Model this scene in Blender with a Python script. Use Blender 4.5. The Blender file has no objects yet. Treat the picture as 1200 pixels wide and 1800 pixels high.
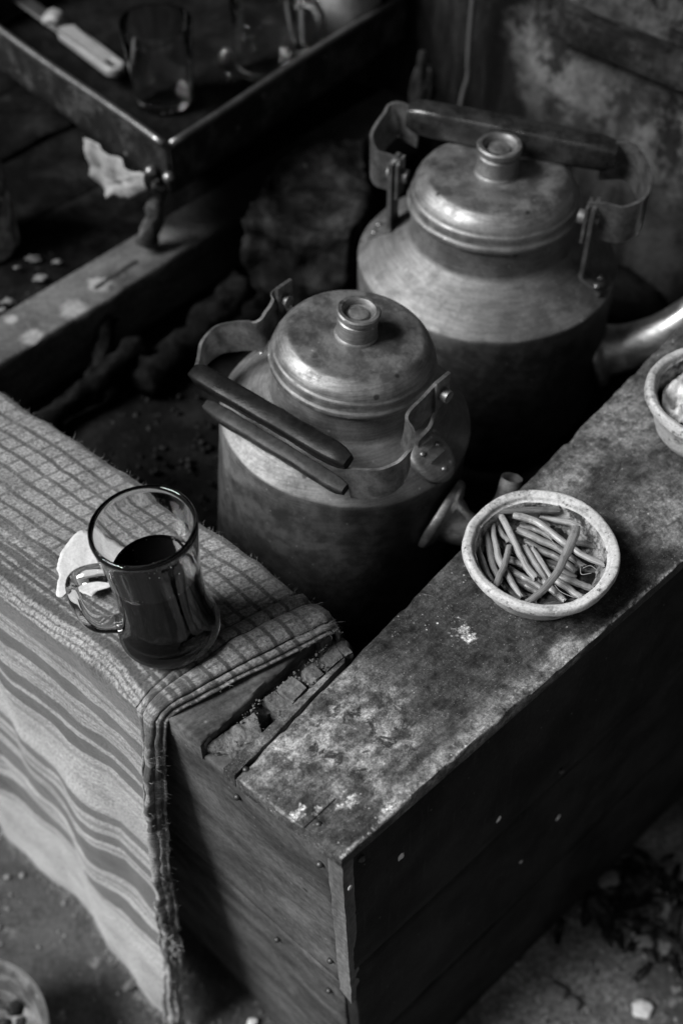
import bpy, bmesh, math, random
import numpy as np
from mathutils import Vector, Matrix, noise as mnoise
random.seed(7); rng = np.random.default_rng(7)
R = math.radians
C = bpy.context.scene.collection
S = bpy.context.scene

# ------------------------------------------------------------------ camera
F, PITCH, CZ = 2150.0, R(49.5), 1.365
cam = bpy.data.objects.new('camera', bpy.data.cameras.new('camera')); C.objects.link(cam)
cam.location = (0, 0, CZ); cam.rotation_euler = (R(90) - PITCH, 0, 0)
cd = cam.data
cd.sensor_fit = 'VERTICAL'; cd.sensor_height = 36; cd.sensor_width = 24; cd.lens = 36 * F / 1800
cd.clip_start = .01; cd.clip_end = 200
cd.dof.use_dof = True; cd.dof.focus_distance = .885; cd.dof.aperture_fstop = 3.8
cd.dof.aperture_blades = 9
S.camera = cam

# ------------------------------------------------------------------ sky and sun
SUN_EL, SUN_AZ = 46, 196     # azimuth the light comes from, degrees counter-clockwise from +X
w = bpy.data.worlds.new('World'); S.world = w; w.use_nodes = True
nt = w.node_tree; bg = nt.nodes['Background']
sky = nt.nodes.new('ShaderNodeTexSky'); sky.sky_type = 'NISHITA'; sky.sun_disc = False
sky.sun_elevation = R(SUN_EL); sky.sun_rotation = R(90 - SUN_AZ)
bw = nt.nodes.new('ShaderNodeRGBToBW')
nt.links.new(sky.outputs[0], bw.inputs[0]); nt.links.new(bw.outputs[0], bg.inputs[0])
bg.inputs[1].default_value = .05
sun = bpy.data.objects.new('sun', bpy.data.lights.new('sun', 'SUN')); C.objects.link(sun)
sun.data.energy = 5.0; sun.data.angle = R(28); sun.data.color = (1, 1, 1)
sd = Vector((math.cos(R(SUN_AZ)) * math.cos(R(SUN_EL)), math.sin(R(SUN_AZ)) * math.cos(R(SUN_EL)), math.sin(R(SUN_EL))))
sun.rotation_euler = sd.to_track_quat('Z', 'Y').to_euler(); sun.location = sd * 5
S.cycles.caustics_refractive = False; S.cycles.caustics_reflective = False
S.view_settings.view_transform = 'Standard'; S.view_settings.look = 'None'
S.view_settings.exposure = 0.15; S.view_settings.gamma = 1

# ------------------------------------------------------------------ helpers
def at(px, py, z):
    """world point at height z seen at a pixel of the 1200x1800 photograph"""
    x = (px - 600) / F; y = -(py - 900) / F
    d = np.array((x, math.cos(PITCH) + y * math.sin(PITCH), -math.sin(PITCH) + y * math.cos(PITCH)))
    t = (z - CZ) / d[2]
    return np.array((d[0] * t, d[1] * t, z))
def onplane(px, py, p0, p1):
    """point seen at a pixel on the vertical plane through p0, p1 (xy)"""
    x = (px - 600) / F; y = -(py - 900) / F
    d = np.array((x, math.cos(PITCH) + y * math.sin(PITCH), -math.sin(PITCH) + y * math.cos(PITCH)))
    n = np.array((-(p1[1] - p0[1]), p1[0] - p0[0])); t = (n @ np.array(p0[:2])) / (n @ d[:2])
    return np.array((d[0] * t, d[1] * t, CZ + d[2] * t))
def fb(p, sc, oc=4):
    return mnoise.fractal(Vector(p) * sc, 1.0, 2.0, oc)
ORI = {}
def org(p): return ORI.get(p.name, np.zeros(3)) if p else np.zeros(3)
def thing(name, label, cat, loc=(0, 0, 0), group=None):
    o = bpy.data.objects.new(name, None); C.objects.link(o); o.location = tuple(loc); o.empty_display_size = .02
    ORI[o.name] = np.array(loc, float); tag(o, label, cat, group); return o
def tag(o, label, cat, group=None):
    o['label'] = label; o['category'] = cat
    if group: o['group'] = group
    return o
def struct(o, kind='structure'): o['kind'] = kind; return o
def mk(name, V, Fc, mat, parent=None, smooth=True, uv=None, loc=None, autosmooth=None):
    """one mesh object from world-space vertices"""
    V = np.asarray(V, float)
    o0 = org(parent) if parent else (np.array(loc, float) if loc is not None else np.zeros(3))
    me = bpy.data.meshes.new(name); me.from_pydata((V - o0).tolist(), [], [tuple(f) for f in Fc])
    bm = bmesh.new(); bm.from_mesh(me); bmesh.ops.recalc_face_normals(bm, faces=bm.faces); bm.to_mesh(me); bm.free()
    if uv is not None:
        L = me.uv_layers.new(name='UVMap'); idx = np.zeros(len(me.loops), int); me.loops.foreach_get('vertex_index', idx)
        L.data.foreach_set('uv', np.asarray(uv, float)[idx].ravel())
    if smooth:
        me.polygons.foreach_set('use_smooth', [True] * len(me.polygons))
        if autosmooth: me.set_sharp_from_angle(angle=R(autosmooth))
    me.materials.append(mat); me.update()
    o = bpy.data.objects.new(name, me); C.objects.link(o)
    if parent: o.parent = parent
    elif loc is not None: o.location = tuple(loc)
    ORI[o.name] = o0
    return o
def catmull(P, n):
    P = [np.asarray(p, float) for p in P]; P = [2 * P[0] - P[1]] + P + [2 * P[-1] - P[-2]]; out = []
    for i in range(1, len(P) - 2):
        for k in range(n):
            t = k / n; a, b, c, d = P[i - 1:i + 3]
            out.append(.5 * ((2 * b) + (c - a) * t + (2 * a - 5 * b + 4 * c - d) * t * t + (3 * b - a - 3 * c + d) * t ** 3))
    out.append(P[-2]); return np.array(out)
def frames(P):
    T = np.gradient(P, axis=0); T /= np.linalg.norm(T, axis=1)[:, None] + 1e-12
    u = np.cross(T[0], (0, 0, 1)); 
    if np.linalg.norm(u) < 1e-3: u = np.cross(T[0], (1, 0, 0))
    u /= np.linalg.norm(u); U = []
    for t in T:
        u = u - t * (u @ t); u /= np.linalg.norm(u); U.append(u)
    U = np.array(U); return T, U, np.cross(T, U)
def tube(P, r, seg=10, sx=1, sy=1, wob=0, cap=True):
    P = np.asarray(P, float); n = len(P); T, U, W = frames(P); r = np.broadcast_to(np.asarray(r, float), (n,))
    V = []; Fc = []
    for i in range(n):
        for k in range(seg):
            a = 2 * math.pi * k / seg
            rr = r[i] * (1 + wob * fb(P[i] + .3 * k, 60, 2))
            V.append(P[i] + U[i] * math.cos(a) * rr * sx + W[i] * math.sin(a) * rr * sy)
    for i in range(n - 1):
        for k in range(seg):
            Fc.append((i * seg + k, i * seg + (k + 1) % seg, (i + 1) * seg + (k + 1) % seg, (i + 1) * seg + k))
    if cap: Fc += [tuple(range(seg)), tuple((n - 1) * seg + k for k in range(seg))]
    return np.array(V), Fc
def lathe(prof, c, seg=64, M=None, dent=0, sc=12, closed=False):
    V = []; Fc = []; n = len(prof)
    for i, (r, z) in enumerate(prof):
        for k in range(seg):
            a = 2 * math.pi * k / seg
            p = np.array((max(r, 1e-5) * math.cos(a), max(r, 1e-5) * math.sin(a), z))
            if dent: p[:2] *= 1 + dent * fb(p + np.array(c), sc, 3)
            if dent: p[2] += dent * .04 * fb(p + 5, sc, 3)
            V.append(p)
    for i in range(n if closed else n - 1):
        j = (i + 1) % n
        for k in range(seg):
            Fc.append((i * seg + k, i * seg + (k + 1) % seg, j * seg + (k + 1) % seg, j * seg + k))
    V = np.array(V)
    if M is not None: V = V @ np.array(M.to_3x3()).T
    return V + np.array(c), Fc
def rounded(prof, n=3, f=.25):
    """soften a lathe profile by cutting corners"""
    P = np.array(prof, float)
    for _ in range(n - 1):
        Q = [P[0]]
        for a, b in zip(P[:-1], P[1:]): Q += [a + (b - a) * f, b - (b - a) * f]
        Q.append(P[-1]); P = np.array(Q)
    return P
def ribbon(P, wdir, width, th):
    """flat strap along P, its width along wdir"""
    P = np.asarray(P, float); T = np.gradient(P, axis=0); T /= np.linalg.norm(T, axis=1)[:, None]
    V = []; n = len(P); wd = np.broadcast_to(np.asarray(wdir, float), P.shape)
    for i in range(n):
        d = wd[i] - T[i] * (wd[i] @ T[i]); d /= np.linalg.norm(d); s = np.cross(T[i], d)
        for a, b in ((-1, -1), (-.8, -1.05), (.8, -1.05), (1, -1), (1, 1), (.8, 1.05), (-.8, 1.05), (-1, 1)):
            V.append(P[i] + d * a * width / 2 + s * b * th / 2)
    Fc = [(i * 8 + k, i * 8 + (k + 1) % 8, (i + 1) * 8 + (k + 1) % 8, (i + 1) * 8 + k) for i in range(n - 1) for k in range(8)]
    Fc += [tuple(range(8)), tuple((n - 1) * 8 + k for k in range(8))]
    return np.array(V), Fc
def board(c00, c10, c11, c01, th, nu=20, nv=8, amp=.0004, chip=.0, bev=.0012, nsc=25, seed=0):
    """a plank: bilinear top face subdivided, uneven, worn edges, thickness vector th"""
    c00, c10, c11, c01, th = [np.asarray(q, float) for q in (c00, c10, c11, c01, th)]
    lu = np.linalg.norm(c10 - c00); lv = np.linalg.norm(c01 - c00)
    us = np.concatenate(([0], np.linspace(min(.4, bev / lu), 1 - min(.4, bev / lu), nu + 1), [1]))
    vs = np.concatenate(([0], np.linspace(min(.4, bev / lv), 1 - min(.4, bev / lv), nv + 1), [1]))
    nrm = -th / np.linalg.norm(th); V = []; B = []
    for i, u in enumerate(us):
        for j, v in enumerate(vs):
            p = (c00 * (1 - u) + c10 * u) * (1 - v) + (c01 * (1 - u) + c11 * u) * v
            eu = min(u, 1 - u) * lu; ev = min(v, 1 - v) * lv; e = min(eu, ev)
            nz = fb(p + seed, nsc, 4)
            edge = i in (0, len(us) - 1) or j in (0, len(vs) - 1)
            q = p + nrm * (nz * amp - (bev * .8 if edge else 0))
            if chip and e < chip * 2.2:
                k = max(0., fb(p * 1.0 + seed + 9, 90, 3) + .05)
                q = q - nrm * k * chip * (1 - e / (chip * 2.2))
            if chip and edge:
                cen = (c00 + c10 + c11 + c01) / 4; d = cen - p; d -= nrm * (d @ nrm); 
                dd = np.zeros(3)
                if i == 0: dd = (c10 - c00) / lu
                if i == len(us) - 1: dd = -(c10 - c00) / lu
                if j == 0: dd = dd + (c01 - c00) / lv
                if j == len(vs) - 1: dd = dd - (c01 - c00) / lv
                q = q + dd * max(0., fb(p + seed + 3, 60, 4)) * chip
            V.append(q); B.append((p if not edge else p) + th)
    n1, n2 = len(us), len(vs); N = n1 * n2; Fc = []
    for i in range(n1 - 1):
        for j in range(n2 - 1):
            a = i * n2 + j; Fc += [(a, a + n2, a + n2 + 1, a + 1), (N + a, N + a + 1, N + a + n2 + 1, N + a + n2)]
    ring = [(i, 0) for i in range(n1)] + [(n1 - 1, j) for j in range(1, n2)] + [(i, n2 - 1) for i in range(n1 - 2, -1, -1)] + [(0, j) for j in range(n2 - 2, 0, -1)]
    ring = [i * n2 + j for i, j in ring]
    for k in range(len(ring)):
        a, b = ring[k], ring[(k + 1) % len(ring)]; Fc.append((a, N + a, N + b, b))
    return np.array(V + B), Fc
def slab(poly, depth, bev=.002, rough=.0012, sub=2, seed=0, nsc=110):
    """a broken block: polygon top (world points) pushed down by depth, bevelled and roughened"""
    bm = bmesh.new(); vs = [bm.verts.new(p) for p in poly]; f = bm.faces.new(vs)
    r = bmesh.ops.extrude_face_region(bm, geom=[f]); 
    for v in [g for g in r['geom'] if isinstance(g, bmesh.types.BMVert)]: v.co.z -= depth
    bmesh.ops.recalc_face_normals(bm, faces=bm.faces)
    bmesh.ops.triangulate(bm, faces=[f for f in bm.faces if len(f.verts) > 4])
    for _ in range(sub): bmesh.ops.subdivide_edges(bm, edges=bm.edges, cuts=1, use_grid_fill=True)
    bmesh.ops.triangulate(bm, faces=[f for f in bm.faces if len(f.verts) > 4])
    bm.normal_update()
    for v in bm.verts:
        sharp = any(e.is_manifold and e.calc_face_angle(0) > .8 for e in v.link_edges)
        v.co += v.normal * (fb(np.array(v.co) + seed, nsc, 4) * rough - (bev if sharp else 0))
    V = np.array([v.co[:] for v in bm.verts]); bm.verts.index_update()
    Fc = [tuple(v.index for v in f.verts) for f in bm.faces]; bm.free(); return V, Fc
def blob(c, r, flat=(1, 1, 1), seed=0, sub=2, amp=.35, sc=1.2, M=None):
    bm = bmesh.new(); bmesh.ops.create_icosphere(bm, subdivisions=sub, radius=1)
    V = []
    for v in bm.verts:
        p = np.array(v.co[:]); p = p * (1 + amp * fb(p + seed * 3.1, sc, 3)) * np.array(flat) * r
        V.append(p)
    bm.verts.index_update(); Fc = [tuple(v.index for v in f.verts) for f in bm.faces]; bm.free()
    V = np.array(V)
    if M is not None: V = V @ np.array(M.to_3x3()).T
    return V + np.array(c), Fc
def join(*parts):
    V = []; Fc = []; n = 0
    for v, f in parts:
        V.append(np.asarray(v)); Fc += [tuple(i + n for i in q) for q in f]; n += len(v)
    return np.concatenate(V), Fc

# ------------------------------------------------------------------ materials (all greys: a black and white photograph)
class NB:
    def __init__(s, name):
        s.m = bpy.data.materials.new(name); s.m.use_nodes = True; s.t = s.m.node_tree
        s.p = s.t.nodes['Principled BSDF']; s.n = s.t.nodes; s.o0 = (0, 0, 0)
        s.tc = s.n.new('ShaderNodeTexCoord')
    def L(s, a, b):
        if isinstance(a, (int, float)): b.default_value = a if b.type == 'VALUE' else (a, a, a, 1)
        else: s.t.links.new(a, b)
    @property
    def obj(s): return s.tc.outputs['Object']
    @property
    def uv(s): return s.tc.outputs['UV']
    def map(s, vec, scale=(1, 1, 1), rot=(0, 0, 0), loc=(0, 0, 0), turn=None):
        if any(rot): vec = s.map(vec, (1, 1, 1), (0, 0, 0), (0, 0, 0), rot)
        n = s.n.new('ShaderNodeMapping'); s.t.links.new(vec, n.inputs[0]); n.inputs['Scale'].default_value = scale
        n.inputs['Rotation'].default_value = turn or (0, 0, 0); n.inputs['Location'].default_value = loc; return n.outputs[0]
    def noise(s, sc, det=5, ro=.6, vec=None, dist=0):
        n = s.n.new('ShaderNodeTexNoise'); s.t.links.new(vec or s.obj, n.inputs['Vector'])
        n.inputs['Scale'].default_value = sc; n.inputs['Detail'].default_value = det
        n.inputs['Roughness'].default_value = ro; n.inputs['Distortion'].default_value = dist; return n.outputs['Fac']
    def vor(s, sc, feat='F1', vec=None, rnd=1):
        n = s.n.new('ShaderNodeTexVoronoi'); s.t.links.new(vec or s.obj, n.inputs['Vector']); n.feature = feat
        n.inputs['Scale'].default_value = sc; n.inputs['Randomness'].default_value = rnd; return n.outputs['Distance']
    def mr(s, x, a, b, c=0, d=1, sm=True):
        n = s.n.new('ShaderNodeMapRange'); n.interpolation_type = 'SMOOTHSTEP' if sm else 'LINEAR'; n.clamp = True
        s.L(x, n.inputs[0])
        for i, v in enumerate((a, b, c, d)): s.L(v, n.inputs[1 + i])
        return n.outputs[0]
    def ma(s, op, a, b=0.0, cl=False):
        n = s.n.new('ShaderNodeMath'); n.operation = op; n.use_clamp = cl; s.L(a, n.inputs[0]); s.L(b, n.inputs[1]); return n.outputs[0]
    def mix(s, f, a, b):
        n = s.n.new('ShaderNodeMix'); n.data_type = 'FLOAT'; s.L(f, n.inputs[0]); s.L(a, n.inputs[2]); s.L(b, n.inputs[3]); return n.outputs[0]
    def sep(s, vec):
        n = s.n.new('ShaderNodeSeparateXYZ'); s.t.links.new(vec, n.inputs[0]); return n.outputs
    def spot(s, c, r, soft=.5, wob=.5, sc=40):
        """mask round a world point (0..1), ragged by noise"""
        n = s.n.new('ShaderNodeVectorMath'); n.operation = 'DISTANCE'; s.t.links.new(s.obj, n.inputs[0])
        n.inputs[1].default_value = tuple(np.array(c) - np.array(s.o0))
        d = s.ma('ADD', n.outputs['Value'], s.ma('MULTIPLY', s.ma('SUBTRACT', s.noise(sc, 6, .65), .5), wob * r * 4))
        return s.mr(d, r * (1 - soft), r * (1 + soft), 1, 0)
    def line(s, a, b, wd, wob=.3, sc=30):
        """mask along a straight world segment"""
        a = np.array(a, float) - np.array(s.o0); b = np.array(b, float) - np.array(s.o0); L = np.linalg.norm(b - a); u = (b - a) / L
        v1 = s.n.new('ShaderNodeVectorMath'); v1.operation = 'SUBTRACT'; s.t.links.new(s.obj, v1.inputs[0]); v1.inputs[1].default_value = tuple(a)
        v2 = s.n.new('ShaderNodeVectorMath'); v2.operation = 'DOT_PRODUCT'; s.t.links.new(v1.outputs[0], v2.inputs[0]); v2.inputs[1].default_value = tuple(u)
        tc = s.ma('MINIMUM', s.ma('MAXIMUM', v2.outputs['Value'], 0.), L)
        v3 = s.n.new('ShaderNodeVectorMath'); v3.operation = 'SCALE'; v3.inputs[0].default_value = tuple(u); s.L(tc, v3.inputs['Scale'])
        v4 = s.n.new('ShaderNodeVectorMath'); v4.operation = 'DISTANCE'; s.t.links.new(v1.outputs[0], v4.inputs[0]); s.t.links.new(v3.outputs[0], v4.inputs[1])
        d = s.ma('ADD', v4.outputs['Value'], s.ma('MULTIPLY', s.ma('SUBTRACT', s.noise(sc, 5), .5), wob * wd * 4))
        return s.mr(d, wd * .5, wd * 1.5, 1, 0)
    def bump(s, h, st=.3, dist=.001):
        n = s.n.new('ShaderNodeBump'); n.inputs['Strength'].default_value = st; n.inputs['Distance'].default_value = dist
        s.L(h, n.inputs['Height']); s.t.links.new(n.outputs[0], s.p.inputs['Normal'])
    def out(s, base=None, rough=None, metal=None, spec=None):
        if base is not None: s.L(base, s.p.inputs['Base Color'])
        if rough is not None: s.L(rough, s.p.inputs['Roughness'])
        if metal is not None: s.L(metal, s.p.inputs['Metallic'])
        if spec is not None: s.L(spec, s.p.inputs['Specular IOR Level'])
        return s.m

T = .62                       # counter height
BOX0 = np.array((0, .342, 0))  # foot of the right-hand counter's near corner

RD_ = (.733, .680)
def m_plank():
    s = NB('worn_paint_wood'); s.o0 = BOX0
    big = s.noise(9, 6, .65); mid = s.noise(38, 7, .7); fine = s.noise(260, 5, .75); sp = s.noise(900, 2, .6)
    base = s.mr(mid, .3, .72, .022, .065)
    base = s.mix(s.mr(big, .45, .62), base, s.mr(mid, .3, .7, .04, .105))
    # worn pale wood: near end, along the outer edge, the far half
    near = s.spot(at(610, 1290, T), .043, .5, .35, 30)
    near2 = s.spot(at(500, 1330, T), .02, .6, .5, 60)
    outer = s.line(at(700, 1420, T), at(1010, 1145, T), .012, .6, 25)
    far = s.spot(at(1060, 730, T), .05, .6, .5, 22)
    far2 = s.spot(at(1180, 900, T), .035, .6, .5, 30)
    far3 = s.line(at(960, 880, T), at(1090, 730, T), .014, .7, 22)
    pale = s.ma('MAXIMUM', s.ma('MAXIMUM', near, s.ma('MULTIPLY', outer, .75)), s.ma('MAXIMUM', s.ma('MULTIPLY', far, .5), s.ma('MAXIMUM', s.ma('MULTIPLY', far2, .6), s.ma('MULTIPLY', far3, .6))))
    pale = s.ma('MAXIMUM', pale, near2)
    base = s.mix(s.ma('MULTIPLY', pale, s.mr(s.noise(70, 7, .75), .32, .62)), base, s.mr(fine, .3, .7, .21, .40))
    # dark soaked stains, plus the bowl's painted shadow
    dark = s.spot(at(760, 1110, T), .034, .7, .4, 35)
    base = s.mix(s.ma('MULTIPLY', dark, .7), base, s.mr(fine, .4, .75, .022, .06))
    bowl_shadow = s.spot(at(1080, 1010, T), .025, .6, .5, 40)  # cast shadow right of the stem bowl, painted into the plank colour
    base = s.mix(s.ma('MULTIPLY', bowl_shadow, .6), base, .03)
    reg = s.spot(at(620, 1290, T), .052, .5, .25, 20)
    splat = s.ma('MULTIPLY', s.mr(s.noise(85, 8, .72, s.map(s.obj, loc=(.3, .1, 0)), .6), .52, .585), reg)
    base = s.mix(s.ma('MULTIPLY', splat, .95), base, s.mr(fine, .3, .7, .02, .055))
    for q, r in (((640, 1290), .011), ((560, 1240), .006), ((655, 1235), .007), ((700, 1290), .005)):
        base = s.mix(s.ma('MULTIPLY', s.spot(at(*q, T), r, .6, 1.1, 75), .75), base, .03)
    for cq, r1, k in (((630, 1288), .036, .8), ((1010, 900), .05, .6), ((745, 1180), .036, .45)):      # rings left by wet vessels
        ring = s.ma('MULTIPLY', s.ma('SUBTRACT', s.spot(at(*cq, T), r1 + .003, .10, .12, 60), s.spot(at(*cq, T), r1 - .005, .16, .16, 60), True), s.mr(s.noise(48, 6, .75), .44, .56))
        base = s.mix(s.ma('MULTIPLY', ring, k), base, s.mr(fine, .3, .7, .015, .045))
    # chips, lime specks, scraped patches
    chips = s.ma('MULTIPLY', s.mr(s.vor(170), .09, .16, 1, 0), s.mr(s.noise(22, 4), .52, .62))
    base = s.mix(chips, base, s.mr(fine, .3, .7, .22, .5))
    for q, r in (((812, 1106), .0055), ((822, 1116), .0045), ((693, 1415), .0045), ((682, 1424), .003), ((612, 1410), .004), ((600, 1418), .0025), ((523, 1432), .0028), ((530, 1420), .0022), ((558, 1424), .003), ((484, 1300), .002)):
        base = s.mix(s.spot(at(*q, T), r, .5, 1.5, 170), base, s.mr(s.noise(520, 4, .8), .38, .62, .12, .62))
    base = s.mix(s.mr(sp, .66, .74), base, .3)
    base = s.mix(s.mr(s.noise(700, 3, .7), .36, .28, 0, .7), base, .015)
    lip = s.ma('MULTIPLY', s.line(at(604, 1505, T), at(1200, 987, T), .0026, .8, 60), s.mr(s.noise(40, 6, .8), .44, .54)); base = s.mix(s.ma('MULTIPLY', lip, .9), base, s.mr(fine, .3, .7, .2, .45))
    lip2 = s.ma('MULTIPLY', s.line(at(598, 1508, T), at(395, 1352, T), .0012, .5, 60), s.mr(s.noise(40, 6, .75), .42, .56)); base = s.mix(s.ma('MULTIPLY', lip2, .7), base, .26)
    cr = s.line(at(535, 1456, T), at(590, 1404, T), .0004, .6, 60)
    base = s.mix(cr, base, .012)
    ang = math.atan2(RD_[1], RD_[0])
    gr_ = s.noise(1, 6, .7, s.map(s.obj, (18, 240, 40), (0, 0, -ang)), .5); base = s.ma('MULTIPLY', base, s.mr(gr_, .3, .7, .68, 1.28))
    sc1 = s.noise(1, 3, .6, s.map(s.obj, (30, 900, 40), (0, 0, -ang + 1.1))); base = s.mix(s.ma('MULTIPLY', s.mr(sc1, .66, .74), s.mr(s.noise(12, 3), .45, .6, 0, .7)), base, .24)
    sc2 = s.noise(1, 3, .6, s.map(s.obj, (14, 500, 40), (0, 0, -ang - .5))); base = s.mix(s.ma('MULTIPLY', s.mr(sc2, .66, .74), .7), base, .012)
    base = s.ma('MULTIPLY', base, s.mr(s.noise(110, 7, .8, None, .4), .32, .68, .4, 1.6))
    base = s.ma('MULTIPLY', base, s.mr(s.noise(620, 4, .85), .28, .72, .5, 1.5))
    h = s.ma('ADD', s.ma('MULTIPLY', fine, .7), s.ma('MULTIPLY', mid, 1.2)); h = s.ma('SUBTRACT', h, s.ma('MULTIPLY', cr, 3.0))
    s.bump(h, .8, .0012)
    return s.out(base, s.mr(mid, .3, .7, .42, .75), spec=.22)
def m_wood(name, lo, hi, stretch, rot=0, o0=(0, 0, 0), grime=.5, rough=.65, extra=None):
    s = NB(name); s.o0 = o0
    v = s.map(s.obj, stretch, (0, 0, rot))
    g = s.noise(1, 7, .65, v, .4); n = s.noise(26, 6, .7); f = s.noise(220, 4, .7)
    b = s.mr(g, .28, .72, lo, hi)
    b = s.mix(s.ma('MULTIPLY', s.mr(n, .5, .68), grime), b, lo * .35)
    b = s.mix(s.mr(s.vor(60), .05, .09, .6, 0), b, hi * 1.5)
    if extra: b = extra(s, b)
    b = s.ma('MULTIPLY', b, s.mr(f, .25, .75, .7, 1.3))
    s.bump(s.ma('ADD', g, s.ma('MULTIPLY', f, .5)), .5, .0008)
    return s.out(b, s.mr(n, .3, .7, rough - .12, rough + .12), spec=.12)
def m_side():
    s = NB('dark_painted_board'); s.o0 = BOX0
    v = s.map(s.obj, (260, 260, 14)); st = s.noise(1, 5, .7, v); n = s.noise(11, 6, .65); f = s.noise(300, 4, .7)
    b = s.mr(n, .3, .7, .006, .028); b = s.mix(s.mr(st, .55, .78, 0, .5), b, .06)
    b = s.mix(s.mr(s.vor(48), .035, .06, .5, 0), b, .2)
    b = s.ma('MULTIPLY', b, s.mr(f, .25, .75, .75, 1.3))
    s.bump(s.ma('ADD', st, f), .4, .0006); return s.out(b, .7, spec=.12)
def m_cloth():
    s = NB('checked_cotton'); uv = s.uv
    w1 = s.noise(9, 3, .5, uv); w2 = s.noise(9, 3, .5, s.map(uv, loc=(5, 3, 0)))
    x, y, _ = s.sep(uv)
    jit = s.noise(500, 2, .5, uv)
    jv = s.ma('MULTIPLY', s.ma('SUBTRACT', w1, .5), .016); ju = s.ma('MULTIPLY', s.ma('SUBTRACT', w2, .5), .008)
    jn = s.ma('MULTIPLY', s.ma('SUBTRACT', jit, .5), .0022)
    V = s.ma('ADD', s.ma('ADD', y, jv), jn); U = s.ma('ADD', s.ma('ADD', x, ju), jn)
    def lines(c, per, wd, off=0):
        q = s.ma('PINGPONG', s.ma('ADD', c, off), per / 2); return s.mr(q, wd * .55, wd * 1.15, 1, 0)
    top = s.mr(y, .128, .134, 1, 0)
    lv = s.ma('MULTIPLY', s.ma('MULTIPLY', lines(V, .0138, .0020), top), s.mr(s.noise(26, 4, .6), .35, .55, .7, 1))
    lu = s.ma('MULTIPLY', s.ma('MULTIPLY', lines(U, .0150, .0016), top), s.mr(s.noise(22, 4, .6, s.map(uv, loc=(1, 7, 0))), .36, .60, .3, .7))
    bands = 0.0
    for a, b, k in BANDS:
        m = s.ma('MULTIPLY', s.mr(V, a - .0012, a + .0012), s.mr(V, b - .0012, b + .0012, 1, 0))
        bands = s.ma('MAXIMUM', bands, s.ma('MULTIPLY', m, k))
    thin = s.ma('MULTIPLY', s.ma('MULTIPLY', lines(V, .0042, .0007), s.mr(s.noise(6, 2, .5, s.map(uv, (.2, 9, 1))), .5, .56)), s.mr(y, .13, .135, 0, .55))
    dk = s.ma('MAXIMUM', s.ma('MAXIMUM', s.ma('MULTIPLY', lv, .9), lu), s.ma('MAXIMUM', bands, thin))
    soft = s.noise(16, 5, .6, uv); fz = s.noise(420, 4, .75, uv); fib = s.noise(1, 4, .7, s.map(uv, (900, 260, 1)))
    base = s.ma('MULTIPLY', s.mr(soft, .3, .7, .17, .28), s.mr(y, .15, .30, 1, 1.35))
    base = s.mix(s.ma('MULTIPLY', dk, s.mr(fz, .2, .6, .75, 1)), base, s.mr(soft, .3, .7, .018, .035))
    stain = s.mr(s.noise(11, 5, .6, s.map(uv, loc=(9, 1, 0))), .53, .7, 0, .45)
    base = s.mix(stain, base, .055)
    base = s.ma('MULTIPLY', base, s.mr(fz, .27, .73, .25, 1.75))
    base = s.ma('MULTIPLY', base, s.mr(fib, .25, .75, .75, 1.25))
    s.bump(s.ma('ADD', fz, s.ma('MULTIPLY', fib, .8)), .8, .0011)
    s.p.inputs['Sheen Weight'].default_value = .25; s.p.inputs['Sheen Roughness'].default_value = .6
    return s.out(base, .95, spec=.1)
def m_alu(name, tone=.4, o0=(0, 0, 0), r0=.36, shade_soot_z=None):
    s = NB(name); s.o0 = o0
    n = s.noise(14, 6, .62); m = s.noise(55, 6, .7); f = s.noise(380, 4, .7)
    b = s.mr(n, .3, .72, tone * .65, tone * 1.1)
    b = s.mix(s.mr(m, .52, .72, 0, .55), b, tone * .3); scr = s.noise(1, 4, .65, s.map(s.obj, (40, 40, 900))); b = s.ma('MULTIPLY', b, s.mr(scr, .35, .65, .8, 1.12))
    b = s.mix(s.mr(s.vor(48), .04, .07, .8, 0), b, tone * 1.9)
    b = s.mix(s.mr(s.vor(31, vec=s.map(s.obj, loc=(3, 4, 5))), .05, .1, .75, 0), b, tone * .12)
    b = s.ma('MULTIPLY', b, s.mr(f, .25, .75, .85, 1.15))
    sm_ = 0.0
    if shade_soot_z is not None:      # soot and painted shade on the wall of the kettle below its seam
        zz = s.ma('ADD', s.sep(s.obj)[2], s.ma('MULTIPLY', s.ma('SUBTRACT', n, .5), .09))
        sm_ = s.mr(zz, shade_soot_z - .02, shade_soot_z + .004, 1, 0); b = s.mix(s.ma('MULTIPLY', sm_, s.mr(m, .35, .65, .95, .75)), b, .03)
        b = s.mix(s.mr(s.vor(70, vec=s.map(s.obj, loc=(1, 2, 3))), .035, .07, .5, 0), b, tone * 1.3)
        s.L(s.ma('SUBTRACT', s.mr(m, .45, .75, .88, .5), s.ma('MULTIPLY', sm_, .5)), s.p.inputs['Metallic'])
    s.bump(s.ma('ADD', n, s.ma('MULTIPLY', m, .35)), .3, .002)
    if shade_soot_z is not None: return s.out(b, s.mr(m, .3, .75, r0, r0 + .2))
    return s.out(b, s.mr(m, .3, .75, r0, r0 + .25), s.mr(m, .45, .75, .92, .55))
def m_soot(name='soot', lo=.006, hi=.03, sc=18, rough=.75):
    s = NB(name); n = s.noise(sc, 6, .68); f = s.noise(150, 5, .7)
    b = s.mr(n, .4, .72, lo, hi); b = s.mix(s.mr(s.vor(40), .05, .1, .6, 0), b, hi * 2.4)
    b = s.ma('MULTIPLY', b, s.mr(f, .25, .75, .6, 1.4)); s.bump(s.ma('ADD', n, f), .6, .003)
    return s.out(b, rough, spec=.05)
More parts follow.
